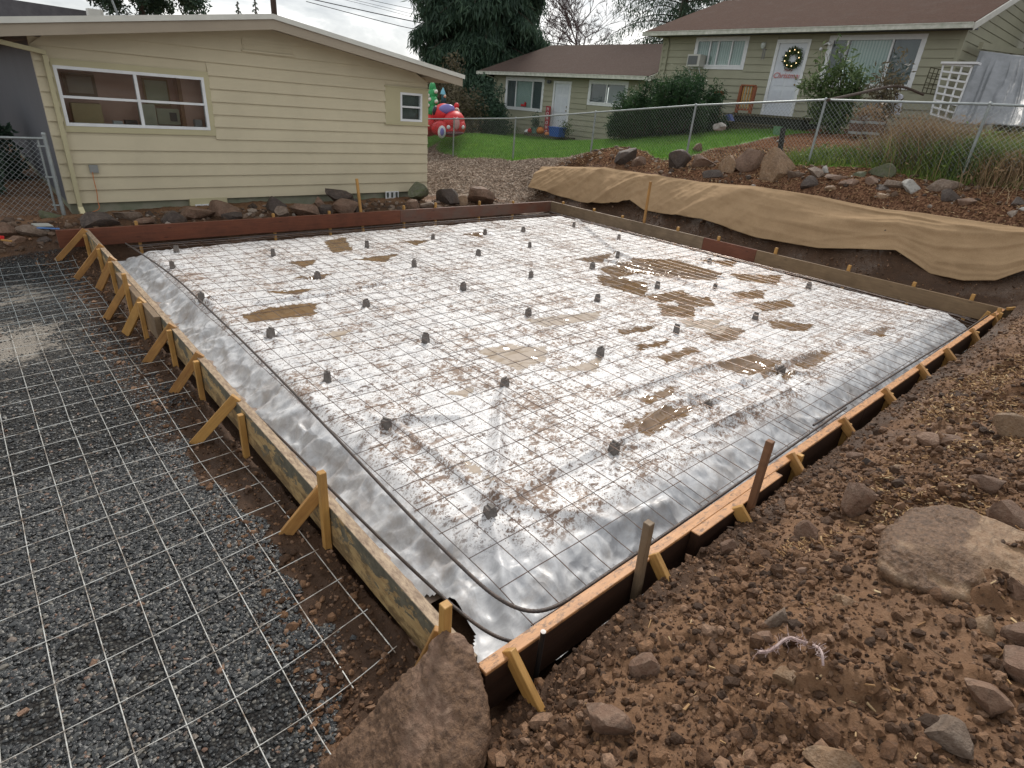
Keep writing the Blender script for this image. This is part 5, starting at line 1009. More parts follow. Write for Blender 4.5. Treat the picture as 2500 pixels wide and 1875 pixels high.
MB().box((XF-.03, 14.36, 2.2), (XF+.16, 14.44, 4.9)).build('corner_board', M['sid2'], H2); MB().box((XF-.03, 4.50, 2.4), (XF+.1, 4.60, 4.86)).build('corner_board', M['sid2'], H2)
MB().box((XF+.02, 4.6, 1.2), (XF+.16, 14.4, 2.42)).build('foundation', flat('yellow_concrete', (.42, .38, .26), .9), H2)
MB().box((XF+.15, 14.27, 1.0), (28.5, 14.42, 4.95)).build('side_wall', M['sid2'], H2)
# gable end wall (faces -Y)
gz_ = lambda X: 6.72-.345*abs(X-24.8)-.12
mb = MB(); z = 2.42
while z < 6.5:
    zt = z+.232; xa = max(XF+.0, 24.8-(6.6-z)/.345); xb = 24.8+(6.6-z)/.345; xa1 = max(XF+.0, 24.8-max(0, 6.6-zt)/.345); xb1 = 24.8+max(0, 6.6-zt)/.345
    mb.add([(xa, 4.53, z), (xb, 4.53, z), (xb1, 4.548, zt), (xa1, 4.548, zt), (xa, 4.55, z), (xb, 4.55, z)], [(0, 1, 2, 3), (4, 5, 1, 0)]); z += .222
mb.add([(XF, 4.55, 2.2), (29.4, 4.55, 2.2), (29.4, 4.55, 5.0), (24.8, 4.55, 6.6), (XF, 4.55, 4.9)], [(0, 1, 2, 3, 4)]); mb.build('gable_wall', M['sid2'], H2)
mb = MB(); yA, yB = 4.28, 15.05
for (xe, ze) in ((19.72, 4.95), (29.88, 4.95)):
    mb.hexa([(xe, yA, ze), (24.8, yA, 6.69), (24.8, yB, 6.69), (xe, yB, ze), (xe, yA, ze+.05), (24.8, yA, 6.74), (24.8, yB, 6.74), (xe, yB, ze+.05)])
rf = mb.build('roof', M['shing'], H2)
MB().box((19.60, yA, 4.84), (19.70, yB, 4.965)).box((19.585, yA, 4.95), (19.60, yB, 4.975)).build('gutter', M['whited'], rf)
MB().hexa([(19.72, yA-.03, 4.80), (24.8, yA-.03, 6.55), (24.8, yA, 6.55), (19.72, yA, 4.80), (19.72, yA-.03, 4.98), (24.8, yA-.03, 6.73), (24.8, yA, 6.73), (19.72, yA, 4.98)]).build('barge_board', M['drip'], rf)
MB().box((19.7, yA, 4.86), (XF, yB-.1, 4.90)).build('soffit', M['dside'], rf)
mb = MB().tube([(XF-.07, 14.2, 4.78), (XF-.06, 14.15, 4.65), (XF-.06, 14.15, 2.4)], .035, 8).tube([(19.72, 14.6, 4.86), (XF-.07, 14.2, 4.78)], .03, 8); mb.build('downspout', M['sid2'], rf)
cg = M['curtain']
window(H2, 'y', 10.95, 12.91, 3.90, 4.745, XF, 0, (11.48, 12.02, 12.35), None, (10.87, 12.99, 3.81, 4.83), ft=.05, trimmat='white', curtain=[(10.98, 12.88, 'curtain')])
window(H2, 'y', 5.50, 8.05, 3.455, 4.715, XF, 0, (6.28, 7.55), None, (5.42, 8.15, 3.37, 4.80), ft=.05, trimmat='white', curtain=[(6.3, 7.5, 'curtain'), (5.52, 6.25, flat('dim_room', (.17, .19, .19), .8)), (7.55, 8.03, flat('dim_room', (.17, .19, .19), .8))])
window(H2, 'y', 7.99, 8.04, 3.46, 4.71, XF+.12, 0, ()) if False else None
# AC unit
ac = MB().box((XF-.38, 12.45, 3.86), (XF+.02, 12.98, 4.25)).build('air_conditioner', flat('beige_steel', (.50, .50, .45), .5), H2)
MB().box((XF-.39, 12.55, 3.92), (XF-.382, 12.94, 4.20)).build('grille', flat('dark_grille', (.12, .13, .13), .6), ac)
MB().beam((XF-.3, 12.5, 3.84), (XF-.02, 12.5, 3.55), .03, .03).beam((XF-.3, 12.92, 3.84), (XF-.02, 12.92, 3.55), .03, .03).build('bracket', M['white'], ac)
# door
def door(par, Y0, Y1, z0, z1, X, panels=True, wreath=False):
    mb = MB(); mb.box((X-.035, Y0-.10, z0), (X+.01, Y0, z1+.1)); mb.box((X-.035, Y1, z0), (X+.01, Y1+.10, z1+.1)); mb.box((X-.035, Y0, z1), (X+.01, Y1, z1+.1)); fr = mb.build('door_frame', M['white'], par)
    d = MB().box((X+.012, Y0, z0+.02), (X+.05, Y1, z1)).build('door', flat('pale_door_paint', (.66, .70, .74), .4), par)
    mb = MB(); w_ = (Y1-Y0); h_ = z1-z0
    for a_, b_ in ((.12, .46), (.54, .88)):
        for c_, e2 in ((.08, .36), (.42, .74), (.80, .94)): mb.box((X+.002, Y0+w_*a_, z0+h_*c_), (X+.011, Y0+w_*b_, z0+h_*e2))
    mb.build('door_panel', flat('pale_door_paint2', (.62, .66, .71), .4), d)
    MB().ball((X-.02, Y0+.10, z0+.95), .03).ball((X-.02, Y0+.10, z0+1.12), .025).build('door_handle', flat('brass', (.3, .22, .1), .35, .5, .8), d); return d
d2 = door(H2, 8.80, 9.74, 2.45, 4.61, XF)
MB().box((XF-.03, 8.80, 2.45), (XF+.008, 9.74, 2.62)).build('kick_plate', flat('pale_door_paint', (.66, .70, .74), .4), d2)
# wreath: a ring of leaves and lights hung on the door
wc = np.array([XF-.05, 9.17, 4.17]); wr_ = empty('wreath', wc, 'round green wreath with warm lights on the upper door', 'wreath')
n = 1700; a = RNG.uniform(0, 6.283, n); rr = .235+RNG.normal(0, .045, n); Pq = np.stack([wc[0]+RNG.normal(0, .025, n), wc[1]+rr*np.cos(a), wc[2]+rr*np.sin(a)], -1)
def leafcloud(name, mat, P, sz, parent=None, org=None, asp=.45, droop=None, label=None, cat=None, group=None):
    n = len(P); u = RNG.normal(size=(n, 3))
    if droop is not None: u = u*(1-droop)+np.array([0, 0, -1.])*droop*1.6
    u /= np.linalg.norm(u, axis=1)[:, None]; v = np.cross(u, RNG.normal(size=(n, 3))); v /= np.linalg.norm(v, axis=1)[:, None]+1e-9
    s_ = RNG.uniform(sz[0], sz[1], n)[:, None]; A_ = u*s_; B_ = v*s_*asp/2
    V = np.stack([P, P+A_*.45+B_, P+A_, P+A_*.45-B_], 1); o = MB().add(V, np.arange(n)[:, None]*4+np.array([0, 1, 2, 3])).build(name, mat, parent, org)
    vattr(o, 'rnd', np.repeat((RNG.random(n)*.6+.4*vn(P[:, 0]*2.3+P[:, 2], P[:, 1]*2.3+P[:, 2]*1.7, 5)).clip(0, 1), 4))
    if label: tag(o, label, cat, group)
    return o
leafcloud('foliage', M['l_bush'], Pq, (.04, .08), wr_)
s = NT('fairy_light'); em = s.n('ShaderNodeEmission'); em.inputs[0].default_value = (1, .75, .4, 1); em.inputs[1].default_value = 1.6; s.l(em.outputs[0], s.out.inputs[0]); M['bulb'] = s.m
mb = MB()
for k_ in range(9): an = k_*.7+.3; mb.ball((wc[0]-.06, wc[1]+.235*math.cos(an), wc[2]+.235*math.sin(an)), .017, 6, 5)
mb.build('fairy_light', M['bulb'], wr_); MB().lathe((0, 0, 0), [(.2, 0), (.24, .02)], 8)
# sign lettering
def text(par, body, size, loc, mat, axis='y', ext=.004, shear=0, name='lettering'):
    cu = bpy.data.curves.new(name, 'FONT'); cu.body = body; cu.size = size; cu.extrude = ext; cu.align_x = 'CENTER'; cu.align_y = 'CENTER'; cu.shear = shear
    o = bpy.data.objects.new(name, cu); C.objects.link(o); o.data.materials.append(mat)
    dg = bpy.context.evaluated_depsgraph_get(); me = bpy.data.meshes.new_from_object(o.evaluated_get(dg)); bpy.data.objects.remove(o)
    o = bpy.data.objects.new(name, me); C.objects.link(o)
    if not me.materials: me.materials.append(mat)
    # faces -X: text x -> -Y, text y -> +Z
    m = Matrix(((0, 0, -1), (-1, 0, 0), (0, 1, 0))).to_4x4(); m.translation = Vector([float(a_) for a_ in loc])
    if par is not None: o.parent = par; m.translation = m.translation-Vector(par['_o'])
    o.matrix_local = m if par is not None else m; 
    if par is None: o.matrix_world = m
    return o
sg_ = empty('door_sign', (XF-.02, 9.22, 3.72), 'red script greeting sign on the door under the wreath', 'sign')
text(sg_, 'Christmas', .23, (XF-.02, 9.25, 3.66), flat('sign_red', (.62, .20, .19), .5), shear=.3); text(sg_, 'Merry', .12, (XF-.02, 9.24, 3.825), flat('sign_dark', (.42, .14, .12), .5), shear=.3)
text(H2, 'B', .17, (XF-.03, 8.36, 4.06), flat('number_black', (.05, .04, .03), .5), name='unit_letter')
# lamps
lp = MB().lathe((XF-.09, 10.28, 4.45), [(.02, .18), (.07, .16), (.08, .08), (.05, .0), (.01, -.02)], 12).box((XF-.06, 10.25, 4.52), (XF, 10.31, 4.62)).build('wall_lamp', flat('milk_glass', (.6, .66, .62), .3), H2)
MB().tube([(XF-.02, 8.28, 4.55), (XF-.12, 8.2, 4.55), (XF-.18, 8.05, 4.6)], .025, 8).ball((XF-.12, 8.3, 4.42), .05).ball((XF-.16, 8.05, 4.55), .05).build('flood_lamp', M['white'], H2, smooth=True)
# chimes
p = PX(*z4(1160, 440), XF-.3); mb = MB()
for k_ in range(6): mb.tube([p+np.array([.04*math.cos(k_), .04*math.sin(k_), -.05]), p+np.array([.04*math.cos(k_), .04*math.sin(k_), -.3-.03*(k_ % 3)])], .008, 6)
mb.box(p-np.array([.05, .05, .06]), p+np.array([.05, .05, -.04])); mb.tube([p+np.array([0, 0, -.05]), p+np.array([0, 0, .3])], .003, 4); tag(mb.build('wind_chime', flat('dull_metal', (.2, .2, .2), .5), org=p), 'wind chime hanging between the window and the door', 'wind chime')

# lower wing
H1 = empty('house', (XF, 20, .8), 'lower sage green house wing with two windows and a pale door', 'house')
holes = [(21.05, 23.65, 1.95, 3.2), (19.28, 20.22, 1.09, 3.12), (16.05, 18.05, 2.42, 3.22)]
X1 = 20.36
mb = MB(); solid_wall(mb, X1+.003, X1+.15, 14.5, 24.65, .75, 3.4, holes); mb.build('wall', M['sid2'], H1)
hx = [(20.97, 23.75, 1.85, 3.32), (19.18, 20.34, 1.0, 3.25), (15.95, 18.15, 2.32, 3.33)]
mb = MB(); lap(mb, X1, 14.5, 24.6, .8, 3.4, .222, hx); mb.build('siding', M['sid2'], H1)
MB().box((X1-.03, 24.58, .7), (X1+.1, 24.68, 3.35)).build('corner_board', M['sid2'], H1); MB().box((X1+.15, 24.5, .6), (29, 24.65, 3.5)).build('side_wall', M['sid2'], H1)
MB().box((X1+.02, 14.5, .2), (X1+.2, 24.6, .75)).build('foundation', M['found'], H1)
mb = MB(); yA, yB = 14.66, 25.5
for (xe, ze) in ((19.92, 3.47), (30.1, 3.47)): mb.hexa([(xe, yA, ze), (25., yA, 5.15), (25., yB, 5.15), (xe, yB, ze), (xe, yA, ze+.05), (25., yA, 5.2), (25., yB, 5.2), (xe, yB, ze+.05)])
mb.add([(19.95, yB-.3, 3.3), (25, yB-.3, 5.12), (30, yB-.3, 3.3)], [(0, 1, 2)])
rf = mb.build('roof', M['shing2'], H1)
MB().box((19.80, yA, 3.36), (19.90, yB, 3.485)).box((19.785, yA, 3.47), (19.80, yB, 3.50)).build('gutter', M['whited'], rf)
for yy in (yA-.03, yB): MB().hexa([(19.92, yy, 3.32), (25., yy, 5.0), (25., yy+.03, 5.0), (19.92, yy+.03, 3.32), (19.92, yy, 3.5), (25., yy, 5.18), (25., yy+.03, 5.18), (19.92, yy+.03, 3.5)]).build('barge_board', M['whited'], rf)
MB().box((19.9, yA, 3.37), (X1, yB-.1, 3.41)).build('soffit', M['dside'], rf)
MB().tube([(19.95, 24.9, 3.35), (X1-.06, 24.45, 3.2), (X1-.06, 24.45, .8)], .035, 8).build('downspout', M['sid2'], rf)
window(H1, 'y', 21.05, 23.65, 1.95, 3.2, X1, 0, (21.75, 22.95), None, (20.97, 23.75, 1.86, 3.33), ft=.05, trimmat='white', curtain=[(21.75, 22.95, 'curtain'), (21.07, 21.75, flat('dim_room', (.17, .19, .19), .8)), (22.95, 23.6, flat('dim_room', (.17, .19, .19), .8))])
window(H1, 'y', 16.05, 18.05, 2.42, 3.22, X1, 0, (17.1,), None, (15.96, 18.14, 2.33, 3.33), ft=.05, trimmat='white', curtain=[(16.07, 17.05, flat('dim_curtain', (.30, .34, .33), .8)), (17.1, 18.0, flat('dim_room', (.17, .19, .19), .8))])
door(H1, 19.28, 20.22, 1.06, 3.12, X1)
p = PX(*z3(1250, 435), X1-.1); MB().box(p-np.array([.06, .05, .10]), p+np.array([.1, .05, .04])).ball(p+np.array([-.02, -.12, -.02]), .06).build('flood_lamp', flat('dark_lamp', (.12, .13, .14), .5), H1)
p = PX(*z3(1025, 650), X1+.03); MB().box(p-np.array([.02, .18, .06]), p+np.array([.02, .18, .04])).ball(p+np.array([0, -.12, .08]), .06).build('window_ornament', flat('red_ornament', (.5, .03, .03), .5), H1)
# HO HO HO board
p = PX(*z3(1238, 790), 20.1); b_ = empty('porch_sign', (20.1, p[1], .95), 'tall narrow red HO HO HO sign leaning beside the wing door', 'sign')
MB().box((20.09, p[1]-.14, .92), (20.13, p[1]+.14, 2.15)).build('board', flat('sign_board_red', (.35, .04, .05), .6), b_)
for k_, ch_ in enumerate('HOHOHO'): text(b_, ch_, .20, (20.08, p[1], 2.02-k_*.195), M['white'])
# porch slab, pumpkins, tubs
tag(MB().box((19.6, 18.6, .7), (20.33, 21.3, .93)).build('door_step', M['deck'], org=(20, 20, .7)), 'low dark step below the wing door', 'step')
def pumpkin(px, py, X, r, c, label, cat='pumpkin'):
    p = PX(px, py, X); e0 = empty(cat, p, label, cat); mb = MB()
    n_ = 20; V = []
    for v_ in np.linspace(.05, math.pi-.05, 9):
        for u_ in range(n_): a_ = u_*2*math.pi/n_; k2 = 1+.08*abs(math.sin(a_*3.5)); V.append((p[0]+r*k2*math.sin(v_)*math.cos(a_), p[1]+r*k2*math.sin(v_)*math.sin(a_), p[2]+r*.8*math.cos(v_)))
    i_, j_ = np.meshgrid(np.arange(8), np.arange(n_), indexing='ij'); j2 = (j_+1) % n_; mb.add(V, np.stack([i_*n_+j_, (i_+1)*n_+j_, (i_+1)*n_+j2, i_*n_+j2], -1).reshape(-1, 4)); mb.build('shell', flat('shell'+str(c), c, .5), e0, smooth=True)
    MB().tube([p+np.array([0, 0, r*.75]), p+np.array([0, .02, r*1.05])], .02, 6).build('stem', M['bark'], e0); return e0
pumpkin(*z3(1175, 880), 19.9, .20, (.6, .2, .04), 'large orange pumpkin on the step by the sign')
pumpkin(*z3(1238, 912), 19.7, .12, (.6, .22, .08), 'small orange pumpkin at the foot of the sign')
p = PX(*z3(1055, 895), 19.9); tag(MB().ball(p, (.13, .13, .13)).build('white_ball', M['white'], org=p, smooth=True), 'white round ornament at the left of the step', 'ornament')
p = PX(*z3(1080, 885), 19.95); tag(MB().ball(p, (.11, .11, .13)).build('red_ball', flat('red_ornament', (.5, .03, .03), .5), org=p, smooth=True), 'dark red round ornament beside the white one', 'ornament')
def tub(px, py, X, r, h, mat, label, cat='planter', bands=None, leaf=None, n_leaf=300):
    p = PX(px, py, X); e0 = empty('planter', p, label, cat); MB().lathe(p, [(0.001, 0), (r*.82, 0), (r, h), (r*.93, h), (r*.9, h*.9), (0.001, h*.88)], 20).build('tub', mat, e0, smooth=False)
    if bands:
        for b2 in bands: MB().lathe(p, [(r*(.82+.18*b2)+.008, h*b2-.03), (r*(.82+.18*b2)+.012, h*b2+.03)], 20).build('hoop', M['galv'], e0)
    if leaf:
        q = p+np.array([0, 0, h])+RNG.normal(0, 1, (n_leaf, 3))*np.array([r*.6, r*.6, leaf[1]])+np.array([0, 0, leaf[1]]); leafcloud('foliage', M[leaf[0]], q, (.05, .12), e0)
        MB().tube([p+np.array([0, 0, h*.8]), p+np.array([0, 0, h+leaf[1]*2])], .012, 5).build('stem', M['bark'], e0)
    return e0
tub(*z3(1125, 905), 19.75, .17, .26, flat('green_pot', (.13, .22, .18), .6), 'green pot with a dark small shrub beside the wing window', leaf=('l_conifer', .2), n_leaf=500)
tub(*z3(590, 905), 19.5, .26, .36, flat('grey_brown_tub', (.22, .2, .17), .7), 'grey brown round tub behind the inflatable truck', 'planter')
tub(*z3(655, 895), 19.6, .15, .24, flat('dark_tub', (.13, .12, .11), .7), 'small dark pot between two bigger tubs')
tub(*z3(715, 905), 19.4, .24, .32, flat('white_tub', (.5, .5, .46), .6), 'pale tub with a tall green plant at the wing corner', leaf=('l_bush', .28), n_leaf=420)
# blue bin
p = PX(*z3(1325, 935), 19.3); mb = MB(); mb.hexa([p+np.array(q) for q in ((-.2, -.28, 0), (.2, -.28, 0), (.2, .28, 0), (-.2, .28, 0), (-.24, -.33, .36), (.24, -.33, .36), (.24, .33, .36), (-.24, .33, .36))]); mb.box(p+np.array([-.26, -.36, .36]), p+np.array([.26, .36, .40]))
tag(mb.build('storage_tub', flat('bin_blue', (.03, .11, .40), .45), org=p), 'blue plastic bin in front of the wing door', 'bin')
p = PX(*z3(1400, 900), 19.5); leafcloud('shrub', M['l_bush'], p+RNG.normal(0, 1, (500, 3))*np.array([.12, .16, .16])+np.array([0, 0, .12]), (.05, .12), org=p, label='small leafy plant right of the blue bin', cat='shrub')
p = PX(*z3(850, 890), 19.6); leafcloud('shrub', M['l_bush'], p+RNG.normal(0, 1, (900, 3))*np.array([.2, .5, .13])+np.array([0, 0, .08]), (.05, .12), org=p, label='low green plants under the wing window', cat='shrub')
# red stair rail
def railing(P0, P1, n_, h, label, mat='redwood', slope=0):
    P0 = np.array(P0, float); P1 = np.array(P1, float); e0 = empty('stair_railing', P0, label, 'railing')
    for P in (P0, P1): MB().box(P+np.array([-.045, -.045, 0]), P+np.array([.045, .045, h])).build('post', M[mat], e0)
    MB().beam(P0+np.array([0, 0, h+.02]), P1+np.array([0, 0, h+.02]), .12, .04).build('handrail', M[mat], e0)
    MB().beam(P0+np.array([0, 0, .12]), P1+np.array([0, 0, .12]), .05, .06).build('bottom_rail', M[mat], e0)
    for k_ in range(n_): t_ = (k_+1)/(n_+1); q = P0*(1-t_)+P1*t_; MB().box(q+np.array([-.018, -.018, .14]), q+np.array([.018, .018, h])).build('baluster', M['w_yellow'] if mat == 'redwood' and n_ > 3 else M[mat], e0)
railing((18.9, 10.05, 2.42), (18.9, 9.56, 2.42), 4, .82, 'upright reddish stair railing with pale balusters left of the white door')
railing((18.9, 11.1, 1.9), (18.9, 10.72, 1.98), 1, 1.05, 'reddish stair railing half hidden by the dark green bush')
a_ = PX(*z3(1860, 800), 19.6); b_ = PX(*z3(1990, 700), 19.6); c_ = PX(*z3(1855, 955), 19.6)
e0 = empty('stair_railing', (19.6, a_[1], c_[2]), 'sloping reddish railing left of the dark green bush', 'railing')
MB().beam(a_, b_, .08, .08).build('handrail', M['redwood'], e0)
for k_ in range(4): t_ = k_/3.; q = a_*(1-t_)+b_*t_; MB().beam((q[0], q[1], c_[2]+.25*t_), q, .06 if k_ else .10, .06, (1, 0, 0)).build('post' if k_ == 0 else 'baluster', M['redwood'], e0)
# deck & steps
dk_ = empty('porch', (19.3, 9, 2.0), 'dark mossy wooden porch with steps below the wreath door', 'porch')
MB().box((18.75, 7.65, 2.36), (20.15, 10.1, 2.43)).build('deck_boards', M['deck'], dk_); MB().box((18.8, 7.7, 1.5), (20.1, 10.05, 2.35)).build('skirting', flat('dark_skirt', (.03, .035, .025), .9), dk_)
MB().box((18.4, 8.3, 2.10), (18.74, 10.7, 2.15)).box((18.45, 8.35, 1.6), (18.7, 10.6, 2.09)).build('step', M['deck'], dk_)
# dark post, cart objects
p = PX(*z4(1330, 1175), 12.8); q = PX(*z4(1300, 1400), 12.8); tag(MB().beam((q[0], q[1], q[2]-.1), p, .085, .085, (1, 0, 0)).build('wooden_post', flat('black_wood', (.03, .028, .025), .8), org=q), 'short dark wooden post behind the rock row', 'post')
rock_px(*z4(760, 1195), 32, 16, 'r_white', 'pale dome shaped stone on the lawn by the steps')
rock_px(*z4(1300, 1310), 24, 8, 'r_white', 'small white stone beside the short dark post')
p = PX(*z4(825, 1110), 18.3); tag(MB().hexa([p+np.array(q) for q in ((-.1, -.17, 0), (.1, -.17, 0), (.1, .17, 0), (-.1, .17, 0), (-.1, -.02, .2), (.1, -.02, .2), (.1, .1, .16), (-.1, .1, .16))]).build('blue_bag', flat('bag_blue', (.1, .13, .3), .6), org=p), 'small blue bag on the lower step', 'bag')
p = PX(*z4(1265, 1240), 16.5); tag(MB().lathe(p, [(.001, 0), (.10, 0), (.13, .22), (.12, .22), (.11, .2), (.001, .19)], 14).build('bucket', flat('bucket_green', (.12, .26, .14), .5), org=p), 'green bucket below the porch', 'bucket')
# barrels
for (x, y, l_) in ((380, 1140, 'brown half barrel with two silver hoops before the big window'), (500, 1145, 'greyer half barrel behind the brown one')):
    tub(*z5(x, y), 16.6, .24, .36, simple('barrel_wood', (.16, .09, .06), (.09, .055, .04), 9, .7, .3, 30, stretch=(6, 6, 1)), l_, 'barrel', (.15, .85), ('l_dry', .12), 200)
# white lumps of ornament in the window bed
for k_, (x, y, c, l_) in enumerate([(555, 860, (.55, .56, .58), 'pale stone ornament before the big window'), (690, 880, (.5, .52, .58), 'second pale garden ornament right of the first'), (430, 950, (.45, .43, .43), 'grey garden ornament at the left of the bed')]):
    p = PX(*z5(x, y+90), 18.6); w_ = .16; e0 = MB().hexa([p+np.array(q) for q in ((-.08, -w_, 0), (.08, -w_, 0), (.08, w_, 0), (-.08, w_, 0), (-.06, -w_*.6, .5), (.06, -w_*.6, .5), (.06, w_*.5, .56), (-.06, w_*.5, .56))]).build('garden_ornament', flat('ornament%d' % k_, c, .6), org=p); bevel(e0, .03, 2); tag(e0, l_, 'ornament')
# tarp lean-to
beam = [PY(*z5(1430, 385), 4.2), PY(*z5(1797, 440), 4.2)]; d_ = beam[1]-beam[0]; e1_ = beam[0]+d_*2.2
ln = empty('lean_to', beam[0], 'grey tarp lean-to hanging off the gable end of the larger house', 'shelter')
MB().beam(beam[0], e1_, .1, .16).build('beam', M['sid2'], ln)
n1, n2 = 90, 50; top_a, top_b = PX(*z5(1425, 425), 20.6), PX(*z5(1990, 500), 20.6); bot_a, bot_b = PX(*z5(1190, 1040), 18.6), PX(*z5(1990, 1080), 18.6)
u_, v_ = np.meshgrid(np.linspace(0, 1, n1), np.linspace(0, 1, n2), indexing='ij'); S_ = (top_a*(1-u_[..., None])+top_b*u_[..., None])*(1-v_[..., None])+(bot_a*(1-u_[..., None])+bot_b*u_[..., None])*v_[..., None]
S_[..., 0] += -.16*ridg(u_*7+v_*.6, v_*.7, 120, 2)*sst(0, .3, v_)-.08*np.sin(u_*26+v_*2)*sst(0, .4, v_)*.6+.3*np.sin(v_*3.14)*.5; S_[..., 2] += .03*fbm(u_*6, v_*6, 121, 3)
to = MB().grid(S_).build('tarp', M['tarp'], ln, smooth=True); sm = to.modifiers.new('t', 'SOLIDIFY'); sm.thickness = .01
MB().box((20.6, 1.2, 2.2), (26.5, 1.3, 4.3)).box((26.4, -3, 2.2), (26.5, 4.4, 6.5)).build('dark_interior', flat('dark_back', (.02, .022, .025), .9), ln)
# trellises
def trellis(cx, pts, nx, nz, mat, label, r=.018, curl=False):
    TL, TR, BL, BR = [np.array(p, float) for p in pts]; e0 = empty('trellis', (BL+BR)/2, label, 'trellis')
    def P(u, v): return (TL*(1-u)+TR*u)*(1-v)+(BL*(1-u)+BR*u)*v
    for i in range(nx): u = i/(nx-1); MB().beam(P(u, 0), P(u, 1), r*2, r, (1, 0, 0)).build('slat', mat, e0)
    for i in range(nz): v = i/(nz-1); MB().beam(P(0, v)+np.array([-r, 0, 0]), P(1, v)+np.array([-r, 0, 0]), r, r*2).build('crossbar', mat, e0)
    if curl: MB().box(TL+np.array([-.1, -.78, 0]), TL+np.array([.25, .05, .05])).build('top_shelf', mat, e0)
trellis(0, (PX(*z5(1120, 540), 19), PX(*z5(1360, 560), 19), PX(*z5(1010, 960), 19), PX(*z5(1190, 1015), 19)), 4, 8, M['white'], 'leaning white garden trellis before the tarp', .022, True)
trellis(0, (PX(*z5(1010, 570), 19.7), PX(*z5(1112, 590), 19.7), PX(*z5(935, 780), 19.7), PX(*z5(1040, 800), 19.7)), 4, 6, M['deck'], 'small brown lattice left of the white trellis', .012)
# bird feeder hook rod
pts = [PX(*z5(140, 845), 12.0), PX(*z5(400, 790), 14), PX(*z5(620, 735), 16), PX(*z5(760, 720), 16.5), PX(*z5(950, 800), 17)]
tag(MB().tube(smooth_path(pts, 40), .03, 6).build('fallen_branch', M['bark'], org=pts[0]), 'long thin dead branch arching behind the fence', 'branch')

# ------------------------------------------------------------------ chain-link fence across the yard
posts = [((12.13, 16.83, .28), 1.22), ((12.37, 13.90, .50), 1.22), ((12.75, 11.2, .86), 1.22), ((12.75, 7.85, 1.20), 1.22), ((11.85, 4.19, 1.44), 1.22), ((12.3, 1.70, 1.52), 1.22)]
fpx = [((1106, 381), (1108.5, 290)), ((1252, 389), (1257.7, 289)), ((1441, 381), (1451.6, 274)), ((1675, 382), (1699, 257)), ((1971, 406), (2019, 244)), ((2346, 437), (2412.6, 254.6))]
fx = [12.1, 12.35, 12.6, 12.6, 12.1, 12.2]; tops = []
fence = empty('chain_link_fence', (12.1, 10, .7), 'long chain link fence crossing the slope before the sage houses', 'fence')
FB = []
for (b2, t2), X in zip(fpx, fx):
    B0 = PX(*b2, X); T0 = PX(*t2, X); T0 = np.array([B0[0], B0[1], T0[2]]); FB.append((B0, T0))
endL = (FB[0][0]+(FB[0][0]-FB[1][0])*.9, FB[0][1]+(FB[0][1]-FB[1][1])*.9); endR = (FB[5][0]+(FB[5][0]-FB[4][0])*1., FB[5][1]+np.array([.3, -2.4, .02]))
allp = [endL]+FB+[endR]
for (B0, T0) in allp: MB().tube([B0-np.array([0, 0, .25]), T0], .026, 8).ball(T0+np.array([0, 0, .01]), .033, 8, 6).build('post', M['galv'], fence, smooth=True)
mb = MB(); mb.tube([t for _, t in allp], .021, 8); mb.build('top_rail', M['galv'], fence, smooth=True)
mb = MB()
for (a0, a1), (b0, b1) in zip(allp[:-1], allp[1:]):
    lo = a0+np.array([-.03, 0, .03]); lo2 = b0+np.array([-.03, 0, .03]); h = ((a1[2]-a0[2])+(b1[2]-b0[2]))/2-.04
    dz = (b1[2]-a1[2]); lo2 = lo2.copy(); lo = np.array([lo[0], lo[1], a1[2]-h-.01]); lo2 = np.array([lo2[0], lo2[1], b1[2]-h-.01]); chainlink(mb, lo, lo2, h, .085, .0022)
mb.build('mesh', M['galv'], fence)

# ------------------------------------------------------------------ inflatable truck
tr_o = PD(*z3(330, 940), 21.5); tg = tz(tr_o[0], tr_o[1]); fwd = np.array([-.62, -.62, 0]); 
trk = empty('inflatable_truck', tr_o, 'red inflatable holiday pickup truck on the lawn', 'inflatable'); red = flat('red_nylon', (.62, .025, .03), .5); 
k = 21.5/F
def up_(px, py, dd=0.): return PD(*z3(px, py), 21.5+dd)
def eb(name, px, py, rx, ry, mat, dd=0., dep=None, parent=trk, nu=20, nv=14, tagk=None):
    """ellipsoid at zoom pixel with pixel radii"""
    c = up_(px, py, dd); r1 = rx/3.687*k; r2 = ry/3.687*k; dp = dep if dep else min(r1, r2); u = np.linspace(0, 2*math.pi, nu+1)[:-1]; v = np.linspace(.03, math.pi-.03, nv)
    V = np.array([c+RT*r1*math.sin(b)*math.cos(a)+np.array([FW[0], FW[1], 0])/np.hypot(FW[0], FW[1])*dp*math.sin(b)*math.sin(a)+np.array([0, 0, 1])*r2*math.cos(b) for b in v for a in u])
    i, j = np.meshgrid(np.arange(nv-1), np.arange(nu), indexing='ij'); j2 = (j+1) % nu
    return MB().add(V, np.stack([i*nu+j, (i+1)*nu+j, (i+1)*nu+j2, i*nu+j2], -1).reshape(-1, 4)).build(name, mat, parent, smooth=True)
eb('truck_bed', 150, 835, 150, 95, red, .5, .7); eb('hood', 400, 800, 95, 90, red, -.1, .5); eb('cab', 300, 735, 95, 92, red, .15, .5); eb('fender', 275, 860, 80, 62, red, -.25, .3); eb('fender', 455, 850, 50, 62, red, -.1, .35); eb('body_lower', 370, 880, 110, 55, red, 0, .5)
eb('windscreen', 335, 688, 72, 42, flat('purple_glass', (.22, .2, .5), .3), -.27, .14); eb('side_window', 232, 705, 26, 45, flat('black_window', (.02, .02, .03), .4), -.10, .2)
wh = eb('wheel', 290, 893, 36, 52, M['white'], -.52, .12); eb('wheel_hub', 293, 893, 18, 32, flat('hub_purple', (.2, .2, .5), .4), -.64, .06)
